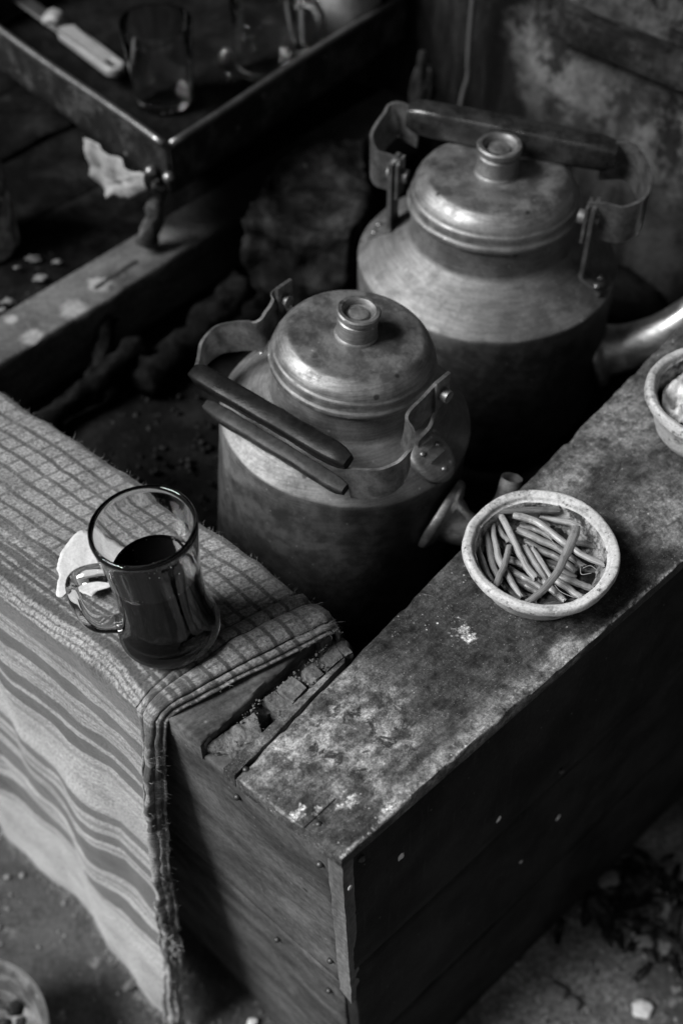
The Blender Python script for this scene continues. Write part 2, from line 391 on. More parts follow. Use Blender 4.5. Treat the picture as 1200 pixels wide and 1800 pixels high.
def m_plain(name, v, rough=.6, nsc=60, var=.25, metal=0, spec=.4, bump=.3, bd=.0006):
    s = NB(name); n = s.noise(nsc, 6, .7); f = s.noise(nsc * 6, 4, .7)
    b = s.ma('MULTIPLY', s.mr(n, .28, .72, v * (1 - var), v * (1 + var)), s.mr(f, .25, .75, .85, 1.15))
    s.bump(s.ma('ADD', n, f), bump, bd); return s.out(b, rough, metal, spec)
def m_glass(name='glass', rough=.01, col=.88):
    s = NB(name); s.p.inputs['Transmission Weight'].default_value = 1; s.p.inputs['IOR'].default_value = 1.5
    s.bump(s.noise(40, 3), .08, .001)
    return s.out(col, rough)
BANDS = []   # filled before the cloth material is made

# ------------------------------------------------------------------ the setting: floor
FL = np.array([(x, y) for x in np.linspace(-3.2, 3.2, 81) for y in np.linspace(-2.2, 4.2, 81)])
def m_floor():
    s = NB('dirty_concrete'); n = s.noise(6, 6, .65); m = s.noise(26, 7, .72); f = s.noise(160, 5, .75)
    b = s.mr(n, .3, .7, .032, .08)
    b = s.mix(s.mr(m, .5, .66, 0, .75), b, .025)
    b = s.mix(s.ma('MULTIPLY', s.mr(s.noise(34, 6, .7, s.map(s.obj, loc=(2, 7, 0))), .56, .66), s.mr(s.noise(5, 3, .5, s.map(s.obj, loc=(4, 1, 0))), .42, .55)), b, .24)
    dry = s.ma('MAXIMUM', s.spot(at(960, 1745, 0), .10, .6, .4, 14), s.spot(at(1150, 1530, 0), .07, .6, .5, 18)); b = s.mix(s.ma('MULTIPLY', dry, s.mr(m, .35, .6, .35, 1)), b, s.mr(f, .3, .7, .16, .34))
    b = s.mix(s.mr(s.vor(30), .05, .1, .7, 0), b, .33)
    b = s.ma('MULTIPLY', b, s.mr(f, .25, .75, .6, 1.4)); s.bump(s.ma('ADD', m, s.ma('MULTIPLY', f, .4)), .7, .006)
    return s.out(b, s.mr(m, .3, .7, .5, .85), spec=.35)
V = [(x, y, .004 * fb((x, y, 0), 8, 4)) for x, y in FL]
Fc = [(i * 81 + j, (i + 1) * 81 + j, (i + 1) * 81 + j + 1, i * 81 + j + 1) for i in range(80) for j in range(80)]
struct(mk('floor', V, Fc, m_floor()))

# ------------------------------------------------------------------ right-hand counter: box of boards with a plank on top
TL = (np.array((0., .342)), np.array((-.0812, .4075)))          # top line of the end panel
def endpt(s, z):      # s metres along the end panel from the corner, z height
    d = TL[1] - TL[0]; d /= np.linalg.norm(d); a = TL[0] + d * s + np.array((.003, .005))
    b = np.array((.022, .347)) + np.array((-.707, .707)) * s
    k = 1 - z / T; p = a * (1 - k) + b * k; return np.array((p[0], p[1], z))
RD = np.array((.2645, .245)); RD /= np.linalg.norm(RD)
def sidept(s, z, inset=.005):
    a = TL[0] + RD * s + np.array((-.68, .733)) * inset
    b = np.array((.022, .342)) + RD * s
    k = 1 - z / T; p = a * (1 - k) + b * k; return np.array((p[0], p[1], z))
box = thing('counter_box', 'waist high wooden box counter with a stained plank top and dark painted side', 'counter', BOX0)
mp = m_plank()
inn = [at(404, 1359, T), at(612, 1152, T), at(760, 975, T), at(900, 855, T), at(1060, 703, T)]
pin0, pin1 = at(414, 1368, T), np.append(at(1060, 703, T)[:2] + .24 * np.array((.645, .764)), T)
pou0, pou1 = at(600, 1510, T), np.append(TL[0] + RD * .78, T)
mk('plank', *board(pou0, pou1, pin1, pin0, (0, 0, -.014), 130, 40, .0006, .0022, .0016, 30), mp, box, autosmooth=50)
mk('edge_strip', *board(at(412, 1366, T - .0012), at(606, 1164, T - .0012), at(607, 1153, T - .0012), at(391, 1349, T - .0012), (0, 0, -.014), 60, 4, .0005, .0012, .0008, 40, 3), mp, box, autosmooth=50)
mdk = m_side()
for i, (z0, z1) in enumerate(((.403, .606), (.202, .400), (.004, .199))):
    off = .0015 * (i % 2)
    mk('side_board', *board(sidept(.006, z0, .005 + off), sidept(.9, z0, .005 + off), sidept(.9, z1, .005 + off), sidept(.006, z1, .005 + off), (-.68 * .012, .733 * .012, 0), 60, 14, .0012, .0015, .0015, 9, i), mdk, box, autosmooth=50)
def end_extra(s, b):
    b = s.mix(s.spot(endpt(.035, .44), .05, .7, .3, 14), b, s.ma('MULTIPLY', b, 1.5))  # lit part of the board near the corner, painted brighter
    for q in ((505, 1530), (540, 1560), (575, 1790)):
        b = s.mix(s.spot(onplane(q[0], q[1], endpt(0, .4), endpt(.1, .4)), .003, .4, .6, 90), b, .03)
    return b
men = m_wood('scuffed_end_board', .035, .115, (10, 10, 22), 0, BOX0, .45, extra=end_extra)
inw = np.array((.63 * .012, .776 * .012, 0))
mk('end_board', *board(endpt(.016, .352), endpt(.30, .352), endpt(.30, .580), endpt(.016, .606), inw, 48, 30, .0012, .0012, .0014, 12, 5), men, box, autosmooth=50)
mk('end_board', *board(endpt(.013, .004), endpt(.30, .004), endpt(.30, .348), endpt(.013, .348), inw, 30, 24, .0012, .0012, .0014, 12, 8), men, box, autosmooth=50)
mba = m_wood('split_batten', .09, .2, (60, 60, 9), 0, BOX0, .35)
# corner batten, split and broken off at its foot
zs = np.linspace(.352, .604, 40); bw_ = []
for z in zs:
    bw_.append((.0135 + .0012 * fb((0, 0, z), 40, 3), .001 + .0008 * fb((3, 0, z), 55, 3)))
Vb = []; Fb = []
for z, (a, b) in zip(zs, bw_):
    o1 = np.array((-.0025, -.003, 0)); zz = z - (.012 if z == zs[0] else 0)
    Vb += [endpt(a, z) + o1, endpt(b, zz) + o1, endpt(b, zz) + inw * .6, endpt(a, z) + inw * .6]
for i in range(len(zs) - 1):
    for k in range(4): Fb.append((i * 4 + k, i * 4 + (k + 1) % 4, (i + 1) * 4 + (k + 1) % 4, (i + 1) * 4 + k))
Fb += [(0, 1, 2, 3), tuple(len(Vb) - 4 + k for k in range(4))]
mk('corner_batten', Vb, Fb, mba, box, smooth=False)
mlime = m_plain('dried_lime', .75, .8, 90, .3)
for q, r in (((850, 1635), .008), ((775, 1758), .011), ((876, 1440), .0045), ((980, 1437), .005), ((1130, 1432), .009), ((705, 1505), .005), ((1118, 1485), .005), ((805, 1715), .004), ((615, 1560), .003), ((915, 1515), .003)):
    p = onplane(*q, sidept(0, .3), sidept(.5, .3))
    M = Matrix(((RD[0], .68, 0), (RD[1], -.733, 0), (0, 0, 1)))
    Mt = Matrix(((RD[0], RD[1] * 1, 0), (RD[1], -RD[0], 0), (0, 0, 1)))
    mk('lime_splash', *blob(p, r, (.6, .12, 1.0), int(q[0]), 2, .6, 1.5, Mt), mlime, box)
mnail = m_plain('nail_head', .08, .5, 80, .2, .8)
for q in ((432, 1352), (560, 1448)):
    mk('nail', *lathe([(0, .0012), (.0018, .0010), (.0022, 0), (.0022, -.002)], at(*q, T), 12), mnail, box)
for s_, z_ in ((.024, .57), (.024, .39), (.10, .575), (.03, .31), (.09, .32)):
    mk('nail', *blob(endpt(s_, z_) - inw * .12, .0028, (1, 1, 1), 2, 2, .1), mnail, box)
for s_, z_ in ((.02, .585), (.25, .42)):
    mk('nail', *blob(sidept(s_, z_, .005) + np.array((.68, -.733, 0)) * .0005, .003, (1, 1, 1), 2, 2, .1), mnail, box)
mk('inner_board', *board(np.append(at(404, 1359, T)[:2] + np.array((.07, .075)), .60), np.append(pin1[:2] + .0, .60), np.append(pin1[:2], .02), np.append(at(404, 1359, T)[:2] + np.array((.07, .075)), .02), (.01, -.01, 0), 20, 6, .001), m_soot('sooty_board', .01, .03), box, autosmooth=50)

# ------------------------------------------------------------------ left-hand counter: board on bricks, cloth over it
LD = np.array((-.759, .651, 0))
pier = thing('brick_pier', 'broken brick pier with crumbling mortar between the cloth and the plank', 'brickwork', (*at(500, 1220, .59)[:2], 0))
def m_brick():
    s = NB('brick'); n = s.noise(50, 6, .7); f = s.noise(330, 5, .75)
    b = s.ma('MULTIPLY', s.mr(n, .3, .7, .09, .17), s.mr(f, .25, .75, .6, 1.45)); b = s.mix(s.mr(s.noise(520, 3), .64, .72, 0, .7), b, .3)
    s.bump(s.ma('ADD', n, f), .9, .0016); return s.out(b, .9, spec=.15)
mb = m_brick()
ZB = .608
bricks = [([(485, 1208), (512, 1185), (542, 1209), (514, 1237)], 0), ([(527, 1180), (549, 1162), (572, 1184), (544, 1208)], -.002),
          ([(562, 1157), (588, 1127), (606, 1154), (575, 1181)], -.006), ([(459, 1231), (482, 1212), (513, 1240), (503, 1250), (489, 1250)], -.004),
          ([(588, 1131), (600, 1122), (622, 1146), (604, 1156)], -.008)]
for i, (poly, dz) in enumerate(bricks):
    mk('brick', *slab([at(*q, ZB + dz) for q in poly], .055, .0012, .0020, 4, i, 90), mb, pier, autosmooth=45)
mk('broken_slab', *slab([at(*q, ZB - .003) for q in ((362, 1312), (392, 1288), (420, 1268), (447, 1251), (455, 1262), (458, 1277), (462, 1290), (452, 1306), (430, 1318), (405, 1325), (382, 1320))], .03, .0012, .0024, 4, 20, 90), mb, pier, autosmooth=45)
mk('brick', *slab([at(*q, .611) for q in ((549, 1111), (571, 1094), (587, 1117), (562, 1136))], .05, .0015, .0014, 3, 31), mb, pier, autosmooth=45)
mk('brick_course', *board(at(400, 1305, .598), at(622, 1134, .598), at(560, 1070, .598), at(350, 1270, .598), (0, 0, -.22), 90, 30, .006, .003, .003, 70, 2), mb, pier, autosmooth=50)
# mortar crumbs round the joints: one heap nobody could count
mort = []
mm = m_plain('mortar', .13, .9, 140, .45)
jl = [((400, 1285), (470, 1225)), ((470, 1225), (560, 1150)), ((560, 1150), (580, 1128)), ((512, 1240), (548, 1208)), ((515, 1183), (552, 1213)), ((545, 1210), (575, 1183)), ((556, 1160), (580, 1186)), ((446, 1253), (462, 1290)), ((380, 1313), (450, 1303)), ((436, 1240), (470, 1228))]
for (a, b) in jl:
    for k in range(34):
        t = random.random(); q = (a[0] + (b[0] - a[0]) * t + random.gauss(0, 2.5), a[1] + (b[1] - a[1]) * t + random.gauss(0, 2.5))
        mort.append(blob(at(*q, ZB - .004 + random.uniform(-.003, .004)), random.choice((.0003, .0004, .0006, .0010)) * random.uniform(.7, 1.2), (1, 1, .7), k + a[0], 1, .6, 1.5))
struct(mk('mortar', *join(*mort), mm, pier, smooth=False), 'stuff')

ctr = thing('counter_board', 'thick dark timber board under the cloth, its sawn end showing', 'board', (*at(352, 1309, .612)[:2], .59))
A, B = at(352, 1309, .613), at(553, 1124, .613)
mcb = m_wood('dark_timber', .035, .11, (14, 70, 70), -R(29), tuple(ctr.location), .5)
mk('timber', *board(A, B, B + LD * .5 + np.array((-.03, -.03, 0)), A + LD * .5 + np.array((-.075, -.075, 0)) * .0, (0, 0, -.021), 60, 40, .0009, .0014, .002, 30, 4), mcb, ctr, autosmooth=50)
mk('splinter', *board(at(360, 1318, .603), at(392, 1276, .607), at(390, 1271, .612), at(355, 1308, .611), (.0012, .0012, -.001), 14, 4, .001, .001, .0005, 120, 6), m_wood('fresh_split_wood', .1, .24, (60, 60, 200), 0, tuple(ctr.location), .2), ctr, autosmooth=50)

_o = at(283, 1251, T); _in = np.array((.651, .759, 0)) * .03
mk('panel', *board(_o + _in * 2 + LD * .09 + np.array((0, 0, -.03)), _o + _in * 2 + LD * .5 + np.array((0, 0, -.03)), _o + _in * 2 + LD * .5 + np.array((0, 0, -.615)), _o + _in * 2 + LD * .09 + np.array((0, 0, -.615)), (.008, .009, 0), 12, 12, .001), mcb, ctr, autosmooth=50)

# the cloth: a sheet carried over the edge, two rolled hems at its end
E_in, E_out = at(588, 1100, T)[:2], at(283, 1251, T)[:2]
inner = [E_in, at(450, 985, T)[:2], at(190, 815, T)[:2], at(0, 690, T)[:2], at(0, 690, T)[:2] + LD[:2] * .18]
innl = np.concatenate(([0], np.cumsum([np.linalg.norm(b - a) for a, b in zip(inner[:-1], inner[1:])])))
outer = [E_out, at(140, 1135, T)[:2], at(0, 1022, T)[:2], at(0, 1022, T)[:2] + LD[:2] * .35]
outl = np.concatenate(([0], np.cumsum([np.linalg.norm(b - a) for a, b in zip(outer[:-1], outer[1:])])))
bot = [at(316, 1800, .03), at(230, 1700, .05), at(130, 1570, .05), at(0, 1440, .05)]; bot.append(bot[-1] + np.append(LD[:2] * .3, 0))
botl = np.concatenate(([0], np.cumsum([np.linalg.norm(b - a) for a, b in zip(bot[:-1], bot[1:])])))
def pl(P, l, s):
    P = np.array(P); 
    if s < 0: return P[0] + (P[1] - P[0]) / (l[1] - l[0]) * s
    return np.array([np.interp(s, l, P[:, k]) for k in range(P.shape[1])])
hem = [(.0435, .0052), (.0415, .0060), (.0405, .0034), (.0396, .0034), (.0390, .0062), (.036, .0088), (.032, .0092), (.029, .0082), (.0276, .0046), (.0268, .0044), (.0260, .0075), (.022, .0110), (.016, .0124), (.010, .0120), (.006, .0100), (.0042, .0072), (.0046, .0055), (.0058, .0046), (.0052, .0042), (.0022, .0060), (-.0003, .0058), (-.0018, .0040), (-.0010, .0024), (.001, .0020), (-.001, .0018), (-.0034, .0016), (-.0042, .0004), (-.002, -.0006)]
hem = [(s, h if h < .0085 else .0085 + (h - .0085) * .45) for s, h in hem]
sl = [(s, .005) for s in np.linspace(.47, .0455, 130)] + hem
ucum = np.concatenate(([0], np.cumsum([math.dist(a, b) for a, b in zip(sl[:-1], sl[1:])])))
NT = 150; Vc = []; UVc = []
for (s, h), u in zip(sl, ucum):
    I = np.append(pl(inner, innl, s * 1.02), T - .004); O = np.append(pl(outer, outl, s), T - .004); Bt = pl(bot, botl, s * 1.0)
    ac = (O - I); wl = np.linalg.norm(ac); ac /= wl; down = Bt - O; dl = np.linalg.norm(down); dn = down / dl
    inw_ = np.array((0, 0, -1.))
    path = [I + inw_ * .035 + ac * .002, I + inw_ * .02, I + inw_ * .008, I + ac * .002 + inw_ * .002, I + ac * .008]
    path += [I + ac * t for t in np.linspace(.014, wl - .016, 26)]
    path += [O - ac * .009 + np.array((0, 0, -.0008)), O - ac * .004 + np.array((0, 0, -.003)), O + dn * .007 - ac * .0005]
    path = np.array(path); npre = len(path)
    path = np.concatenate((path, [O + dn * t for t in np.linspace(.016, dl, NT - npre)]))
    tg = np.gradient(path, axis=0); tg /= np.linalg.norm(tg, axis=1)[:, None]
    nr = np.cross(tg, np.append(-LD[:2], 0)); nr /= np.linalg.norm(nr, axis=1)[:, None]
    if nr[15][2] < 0: nr = -nr
    v = np.concatenate(([0], np.cumsum(np.linalg.norm(np.diff(path, axis=0), axis=1)))) - .035
    for k in range(NT):
        p = path[k]; dep = max(0., v[k] - wl); wr = fb(p, 14, 3) * .0022 + fb(p + 4, 45, 3) * .0010 + fb(p + 6, 130, 2) * .0005
        if k >= npre - 2:
            q = min(1., dep / .25)
            wr += q * (1 - .55 * max(0., (dep - .35) / .25)) * (.007 * math.sin(s * 34 + dep * 7 + 1.2) + .006 * fb((s * 6, dep * 1.2, 2), 1.6, 2) + .003 * math.sin(s * 75 - dep * 4))
        hh = h
        ws = 0.
        if s < .043:
            hh = h * (1 + .22 * fb(p + 8, 30, 3)) + .001 * fb(p + 2, 90, 3)
            ws = (.0022 * fb((dep * 5 + k * .02, h * 60, 1), 3.2, 4)) * (.6 if dep < .02 else .6 + min(1.2, dep * 3))
            if dep > .02: hh *= 1 + min(.4, dep * 4)
            # cloth lies lower where the roll ends over the inner edge
        ws -= (.50 * min(1., max(0., v[k] / wl - .45) / .5) + .20 * min(1., dep / .03)) * (min(s, .0435) if s > 0 else 0) * max(0., 1 - max(0., s - .0435) / .2)
        q = p + nr[k] * (hh + max(-.004, wr)) + LD * ws
        if k == NT - 1: q[2] += .006 * fb((s * 90, 1, 1), 1, 4)
        Vc.append(q); UVc.append((u, v[k]))
NS = len(sl)
Fcl = [(i * NT + j, (i + 1) * NT + j, (i + 1) * NT + j + 1, i * NT + j + 1) for i in range(NS - 1) for j in range(NT - 1)]
WT = .139
BANDS += [(.098, .104, .6), (.113, .120, .8), (.128, .135, .8), (.146, .170, .8), (.194, .214, .95), (.244, .260, .95), (.267, .286, .97), (.296, .301, .5), (.224, .229, .5), (.178, .182, .6),
          (.372, .386, .9), (.396, .402, .6), (.412, .428, .92), (.444, .482, .97), (.494, .500, .6), (.504, .508, .6), (.434, .438, .6), (.560, .565, .5), (.520, .552, .97)]
mcl = m_cloth()
cloth = mk('checked_cloth', Vc, Fcl, mcl, uv=UVc, loc=(*E_out, T))
tag(cloth, 'grey checked and striped cotton cloth draped over the left counter edge', 'cloth')
sm = cloth.modifiers.new('thick', 'SOLIDIFY'); sm.thickness = .0012; sm.offset = -1
# lint and frayed ends standing off the cloth
Vc = np.array(Vc); Gd = Vc.reshape(NS, NT, 3)
lv = []; lf = []
def hair(p, d, l, wd):
    d = d / (np.linalg.norm(d) + 1e-9); s_ = np.cross(d, rng.normal(size=3)); s_ /= np.linalg.norm(s_) + 1e-9; n = len(lv)
    mid = p + d * l * .55 + rng.normal(size=3) * l * .18; tip = p + d * l + rng.normal(size=3) * l * .35
    lv.extend([p - s_ * wd, p + s_ * wd, mid - s_ * wd * .8, mid + s_ * wd * .8, tip]); lf.extend([(n, n + 1, n + 3, n + 2), (n + 2, n + 3, n + 4)])
for _ in range(5200):
    i = rng.integers(0, NS - 1); j = rng.integers(0, 42) if rng.random() < .5 else rng.integers(1, 9)
    a, b = rng.random(2); p = Gd[i, j] * (1 - a) + Gd[i + 1, min(j + 1, NT - 1)] * a
    hair(p, np.array((rng.normal() * .8, rng.normal() * .8, rng.random() + .1)), rng.uniform(.0012, .004) * (1.6 if j < 9 else 1), .00015)
for _ in range(1500):
    i = rng.integers(0, NS - 1); a = rng.random(); p = Gd[i, NT - 1] * (1 - a) + Gd[i + 1, NT - 1] * a
    hair(p, np.array((rng.normal() * .4, rng.normal() * .4, -1.)), rng.uniform(.006, .02), .0003)
for _ in range(700):
    i = rng.integers(NS - 14, NS - 1); j = rng.integers(40, NT - 1); hair(Gd[i, j], np.array((.8, -.2, rng.normal() * .5)), rng.uniform(.001, .005), .00015)
lint = mk('lint', np.array(lv), lf, m_plain('lint_fibre', .2, .95, 200, .5), cloth, smooth=False); lint['kind'] = 'stuff'
kn = []
for k in range(16):
    p = Gd[NS - 9, 36 + int(.62 * (NT - 36))] + np.array((.004, -.004, 0)) + rng.normal(size=3) * np.array((.003, .002, .008))
    kn.append(tube(catmull([p + rng.normal(size=3) * .0035 for _ in range(4)], 4), .0006, 4))
mk('frayed_thread', *join(*kn), mcl if False else m_plain('thread', .2, .95, 200, .3), cloth)['kind'] = 'stuff'

# ------------------------------------------------------------------ glass mug of tea
MC = at(301, 1108, T + .006)
MM = Matrix.Rotation(R(-3), 3, 'Y')
mug = thing('glass_mug', 'small clear glass mug half full of black tea, standing on the checked cloth', 'mug', MC)
mgl = m_glass()
HM = .120; ZS = HM / .094
out_p = [(0, .0005), (.030, .0005), (.0355, .002), (.0372, .006), (.0372, .011), (.0355, .0155), (.0338, .019), (.0322, .026), (.0313, .036), (.0313, .048), (.0322, .060), (.0336, .072), (.0352, .083), (.0362, .089), (.0366, .092), (.0362, .094), (.0350, .0946)]
in_p = [(.0338, .094), (.0332, .091), (.0322, .083), (.0308, .072), (.0294, .060), (.0286, .048), (.0285, .036), (.0292, .026), (.0300, .0150), (.0298, .0105), (.0275, .0072), (.022, .0057), (0, .0052)]
prof = np.array(out_p + in_p); n_o = len(out_p); zz_ = prof[:, 1]; prof[:, 1] = np.where(zz_ < .019, zz_, .019 + (zz_ - .019) * (HM - .019) / .075)
mb_o = mk('body', *lathe(prof, MC, 96, MM.to_4x4()), mgl, mug)
mb_o.data.materials.append(m_glass('scuffed_glass_base', .22, .4)); mb_o.data.polygons.foreach_set('material_index', [1 if i < 96 * 4 or i >= 96 * (len(prof) - 2) else 0 for i in range(len(mb_o.data.polygons))])
hv = np.array((-.985, -.17, 0))
hp = [(.0300, .071), (.040, .0725), (.050, .0715), (.0565, .067), (.0585, .058), (.0580, .046), (.0550, .036), (.0490, .0295), (.040, .0275), (.0305, .0275)]
HP = catmull([np.array(MM @ Vector((hv[0] * a, hv[1] * a, .019 + (z - .027) * (HM - .019) / .075))) + MC for a, z in hp], 5)
rad = np.interp(np.linspace(0, 1, len(HP)), [0, .08, .3, .6, .9, 1], [.0068, .0058, .0054, .0054, .0060, .0072])
mk('handle', *tube(HP, rad, 16, 1.25, .85), mgl, mug)
HT = .074
s = NB('black_tea'); mtea = s.out(.0035, .03, spec=.5)
ipr = prof[n_o:][::-1]
tea_p = [(0, .0053)] + [(np.interp(z, ipr[1:, 1] + np.arange(len(ipr) - 1) * 1e-9, ipr[1:, 0]) + .0004, z) for z in np.concatenate(([.0058, .0065, .0073, .0090], np.linspace(.0106, HT - .002, 18)))] + [(np.interp(HT, ipr[:, 1], ipr[:, 0]) + .0004, HT + .0006), (np.interp(HT, ipr[:, 1], ipr[:, 0]) - .0007, HT - .0001), (.027, HT - .0004), (0, HT - .0004)]
tea = mk('tea', *lathe(tea_p, MC, 80, MM.to_4x4()), mtea, loc=MC)
tag(tea, 'black tea filling the lower two thirds of the glass mug', 'tea')
bub = []
for k in range(26):
    a = rng.uniform(0, 6.28); r_ = (.0285 - rng.exponential(.0012)) if k < 16 else rng.uniform(.0, .024)
    p = MM @ Vector((r_ * math.cos(a), r_ * math.sin(a), HT - .0002)); bub.append(blob(np.array(p) + MC, rng.uniform(.0002, .0006), (1, 1, .6), k, 1, .05))
mk('bubble', *join(*bub), m_plain('froth', .35, .2, 50, .1), tea)['kind'] = 'stuff'

# torn scrap beside the mug
scr = [(128, 946), (139, 937), (152, 935), (172, 945), (200, 955), (232, 975), (232, 1008), (205, 1028), (188, 1036), (170, 1040), (163, 1049), (150, 1043), (128, 1036), (116, 1041), (111, 1049), (99, 1047), (101, 1028), (104, 1012), (100, 1000), (105, 984), (111, 968)]
P2 = catmull([at(*q, T + .0085) for q in scr + scr[:1]], 5)[:-1]
P2 = P2 + np.array([[.0008 * fb(p, 260, 3), .0008 * fb(p + 7, 260, 3), 0] for p in P2])
cen = P2.mean(0); Vs = []; Fs = []; K = 8; n = len(P2)
for lay, dz in ((0, 0), (1, -.0011)):
    for i in range(K):
        f = 1 - i / K
        for p in P2:
            q = cen + (p - cen) * f; q = q.copy(); q[2] += dz + .0016 * fb(q, 40, 3) + .0022 * f ** 3 * (.5 + fb(q, 22, 2)); Vs.append(q)
    Vs.append(cen + np.array((0, 0, dz)))
for lay in (0, 1):
    b0 = lay * (K * n + 1)
    for i in range(K - 1):
        for k in range(n): Fs.append((b0 + i * n + k, b0 + i * n + (k + 1) % n, b0 + (i + 1) * n + (k + 1) % n, b0 + (i + 1) * n + k))
    for k in range(n): Fs.append((b0 + (K - 1) * n + k, b0 + (K - 1) * n + (k + 1) % n, b0 + K * n))
for k in range(n): Fs.append((k, (k + 1) % n, K * n + 1 + (k + 1) % n, K * n + 1 + k))
tag(mk('torn_scrap', Vs, Fs, m_plain('white_scrap', .55, .85, 70, .12, bump=.5), loc=cen), 'torn white scrap with a ragged edge lying on the cloth behind the mug handle', 'scrap')

# ------------------------------------------------------------------ the two bowls on the plank
def m_bowl():
    s = NB('chalky_bowl'); n = s.noise(60, 7, .72); m = s.noise(24, 5, .65); f = s.noise(400, 5, .75)
    b = s.mr(m, .3, .7, .40, .58); b = s.mix(s.mr(n, .50, .66, 0, .8), b, .15); b = s.mix(s.mr(s.noise(170, 6, .75), .56, .66, 0, .9), b, .05)
    x, y, z = s.sep(s.obj)
    b = s.ma('MULTIPLY', b, s.mr(f, .25, .75, .75, 1.25)); s.bump(s.ma('ADD', n, s.ma('MULTIPLY', f, .4)), .7, .0012); return s.out(b, .75, spec=.3)
def m_bowl_in():
    s = NB('stained_bowl_lining'); n = s.noise(75, 7, .75); f = s.noise(330, 5, .75)
    b = s.mr(n, .40, .60, .03, .40); b = s.ma('MULTIPLY', b, s.mr(f, .25, .75, .6, 1.4)); s.bump(s.ma('ADD', n, f), .8, .0014); return s.out(b, .55, spec=.4)
mbo, mbi = m_bowl(), m_bowl_in()
def bowl(c, k, label, h=.037):
    t = thing('bowl', label, 'bowl', c, 'small chalky bowls on the plank')
    rr = .0555 * k
    pr = [(0, .001), (rr * .66, .0), (rr * .70, .001), (rr * .755, .007), (rr * .84, h * .52), (rr * .93, h * .72), (rr * .955, h * .76), (rr * .99, h * .80), (rr, h * .86), (rr * .998, h * .95), (rr * .985, h), (rr * .955, h * 1.02), (rr * .90, h * 1.0), (rr * .875, h * .97), (rr * .865, h * .90), (rr * .85, h * .885), (rr * .835, h * .87)]
    mk('body', *lathe(rounded(pr, 2, .14), c, 96, None, .018, 40), mbo, t)
    pi = [(rr * .835, h * .872), (rr * .82, h * .8), (rr * .80, h * .6), (rr * .74, h * .35), (rr * .62, .006), (0, .005)]
    mk('lining', *lathe(rounded(pi, 2), c, 96, None, .018, 40), mbi, t)
    return t
BC = at(941, 1016, T + .0005)
bowl(BC, 1.05, 'chalky white bowl full of cut green stems, nearer the middle of the plank')
BC2 = at(1240, 757, T + .0005)
bowl(BC2, 1.06, 'chalky white bowl of lime paste cut off by the right picture edge', .045)
# paste in the far bowl
Vp = []; Fp = []; K = 22; NA = 72
for i in range(K + 1):
    r_ = .0435 * i / K
    for k in range(NA):
        a = 2 * math.pi * k / NA; p = np.array((r_ * math.cos(a), r_ * math.sin(a), 0))
        hgt = .021 + .010 * (i / K) ** 2 + .012 * fb(p + 1, 70, 5) + .005 * abs(math.sin(p[0] * 260 + p[1] * 180 + 6 * fb(p, 40, 2))) * (1 - (i / K) ** 4)
        Vp.append(p + BC2 + np.array((0, 0, hgt)))
for i in range(K):
    for k in range(NA): Fp.append((i * NA + k, i * NA + (k + 1) % NA, (i + 1) * NA + (k + 1) % NA, (i + 1) * NA + k))
s = NB('lime_paste'); n = s.noise(90, 7, .7); b = s.mr(n, .35, .62, .25, .62); s.bump(n, .4, .002)
tag(mk('lime_paste', Vp, Fp, s.out(b, .4, spec=.5), loc=BC2), 'thick scooped white lime paste inside the bowl at the right edge', 'paste')
# bed of wet scraps under the stems
Vp = []; Fp = []
for i in range(K + 1):
    r_ = .0435 * i / K
    for k in range(NA):
        a = 2 * math.pi * k / NA; p = np.array((r_ * math.cos(a), r_ * math.sin(a), 0))
        Vp.append(p + BC + np.array((0, 0, .006 + .007 * (i / K) ** 2 + .004 * fb(p + 3, 90, 4))))
for i in range(K):
    for k in range(NA): Fp.append((i * NA + k, i * NA + (k + 1) % NA, (i + 1) * NA + (k + 1) % NA, (i + 1) * NA + k))
wet = mk('wet_leaf_scraps', Vp, Fp, m_soot('wet_scraps', .012, .06, 90, .3), loc=BC); wet['kind'] = 'stuff'
tag(wet, 'dark wet leaf scraps under the stems in the bowl', 'scraps')
def m_stem(name, v):
    s = NB(name); g = s.noise(1, 4, .6, s.map(s.uv, (2, 26, 1))); n = s.noise(90, 5, .65); f = s.noise(700, 3, .6)
    b = s.mr(g, .33, .67, v * .5, v * 1.25); b = s.mix(s.mr(n, .54, .68, 0, .7), b, v * .35); b = s.mix(s.mr(s.noise(260, 3), .70, .76, 0, .8), b, .03)
    s.bump(s.ma('ADD', g, s.ma('MULTIPLY', f, .3)), .5, .0006); return s.out(b, s.mr(n, .4, .6, .22, .5), spec=.55)
mst = [m_stem('stem_pale', .34), m_stem('stem_mid', .23), m_stem('stem_dull', .14)]
mcut = m_plain('cut_stem_end', .16, .7, 300, .5)
G = 'cut stems in the bowl'
low = 'short dark stem half buried low in the heap of stems in the bowl'
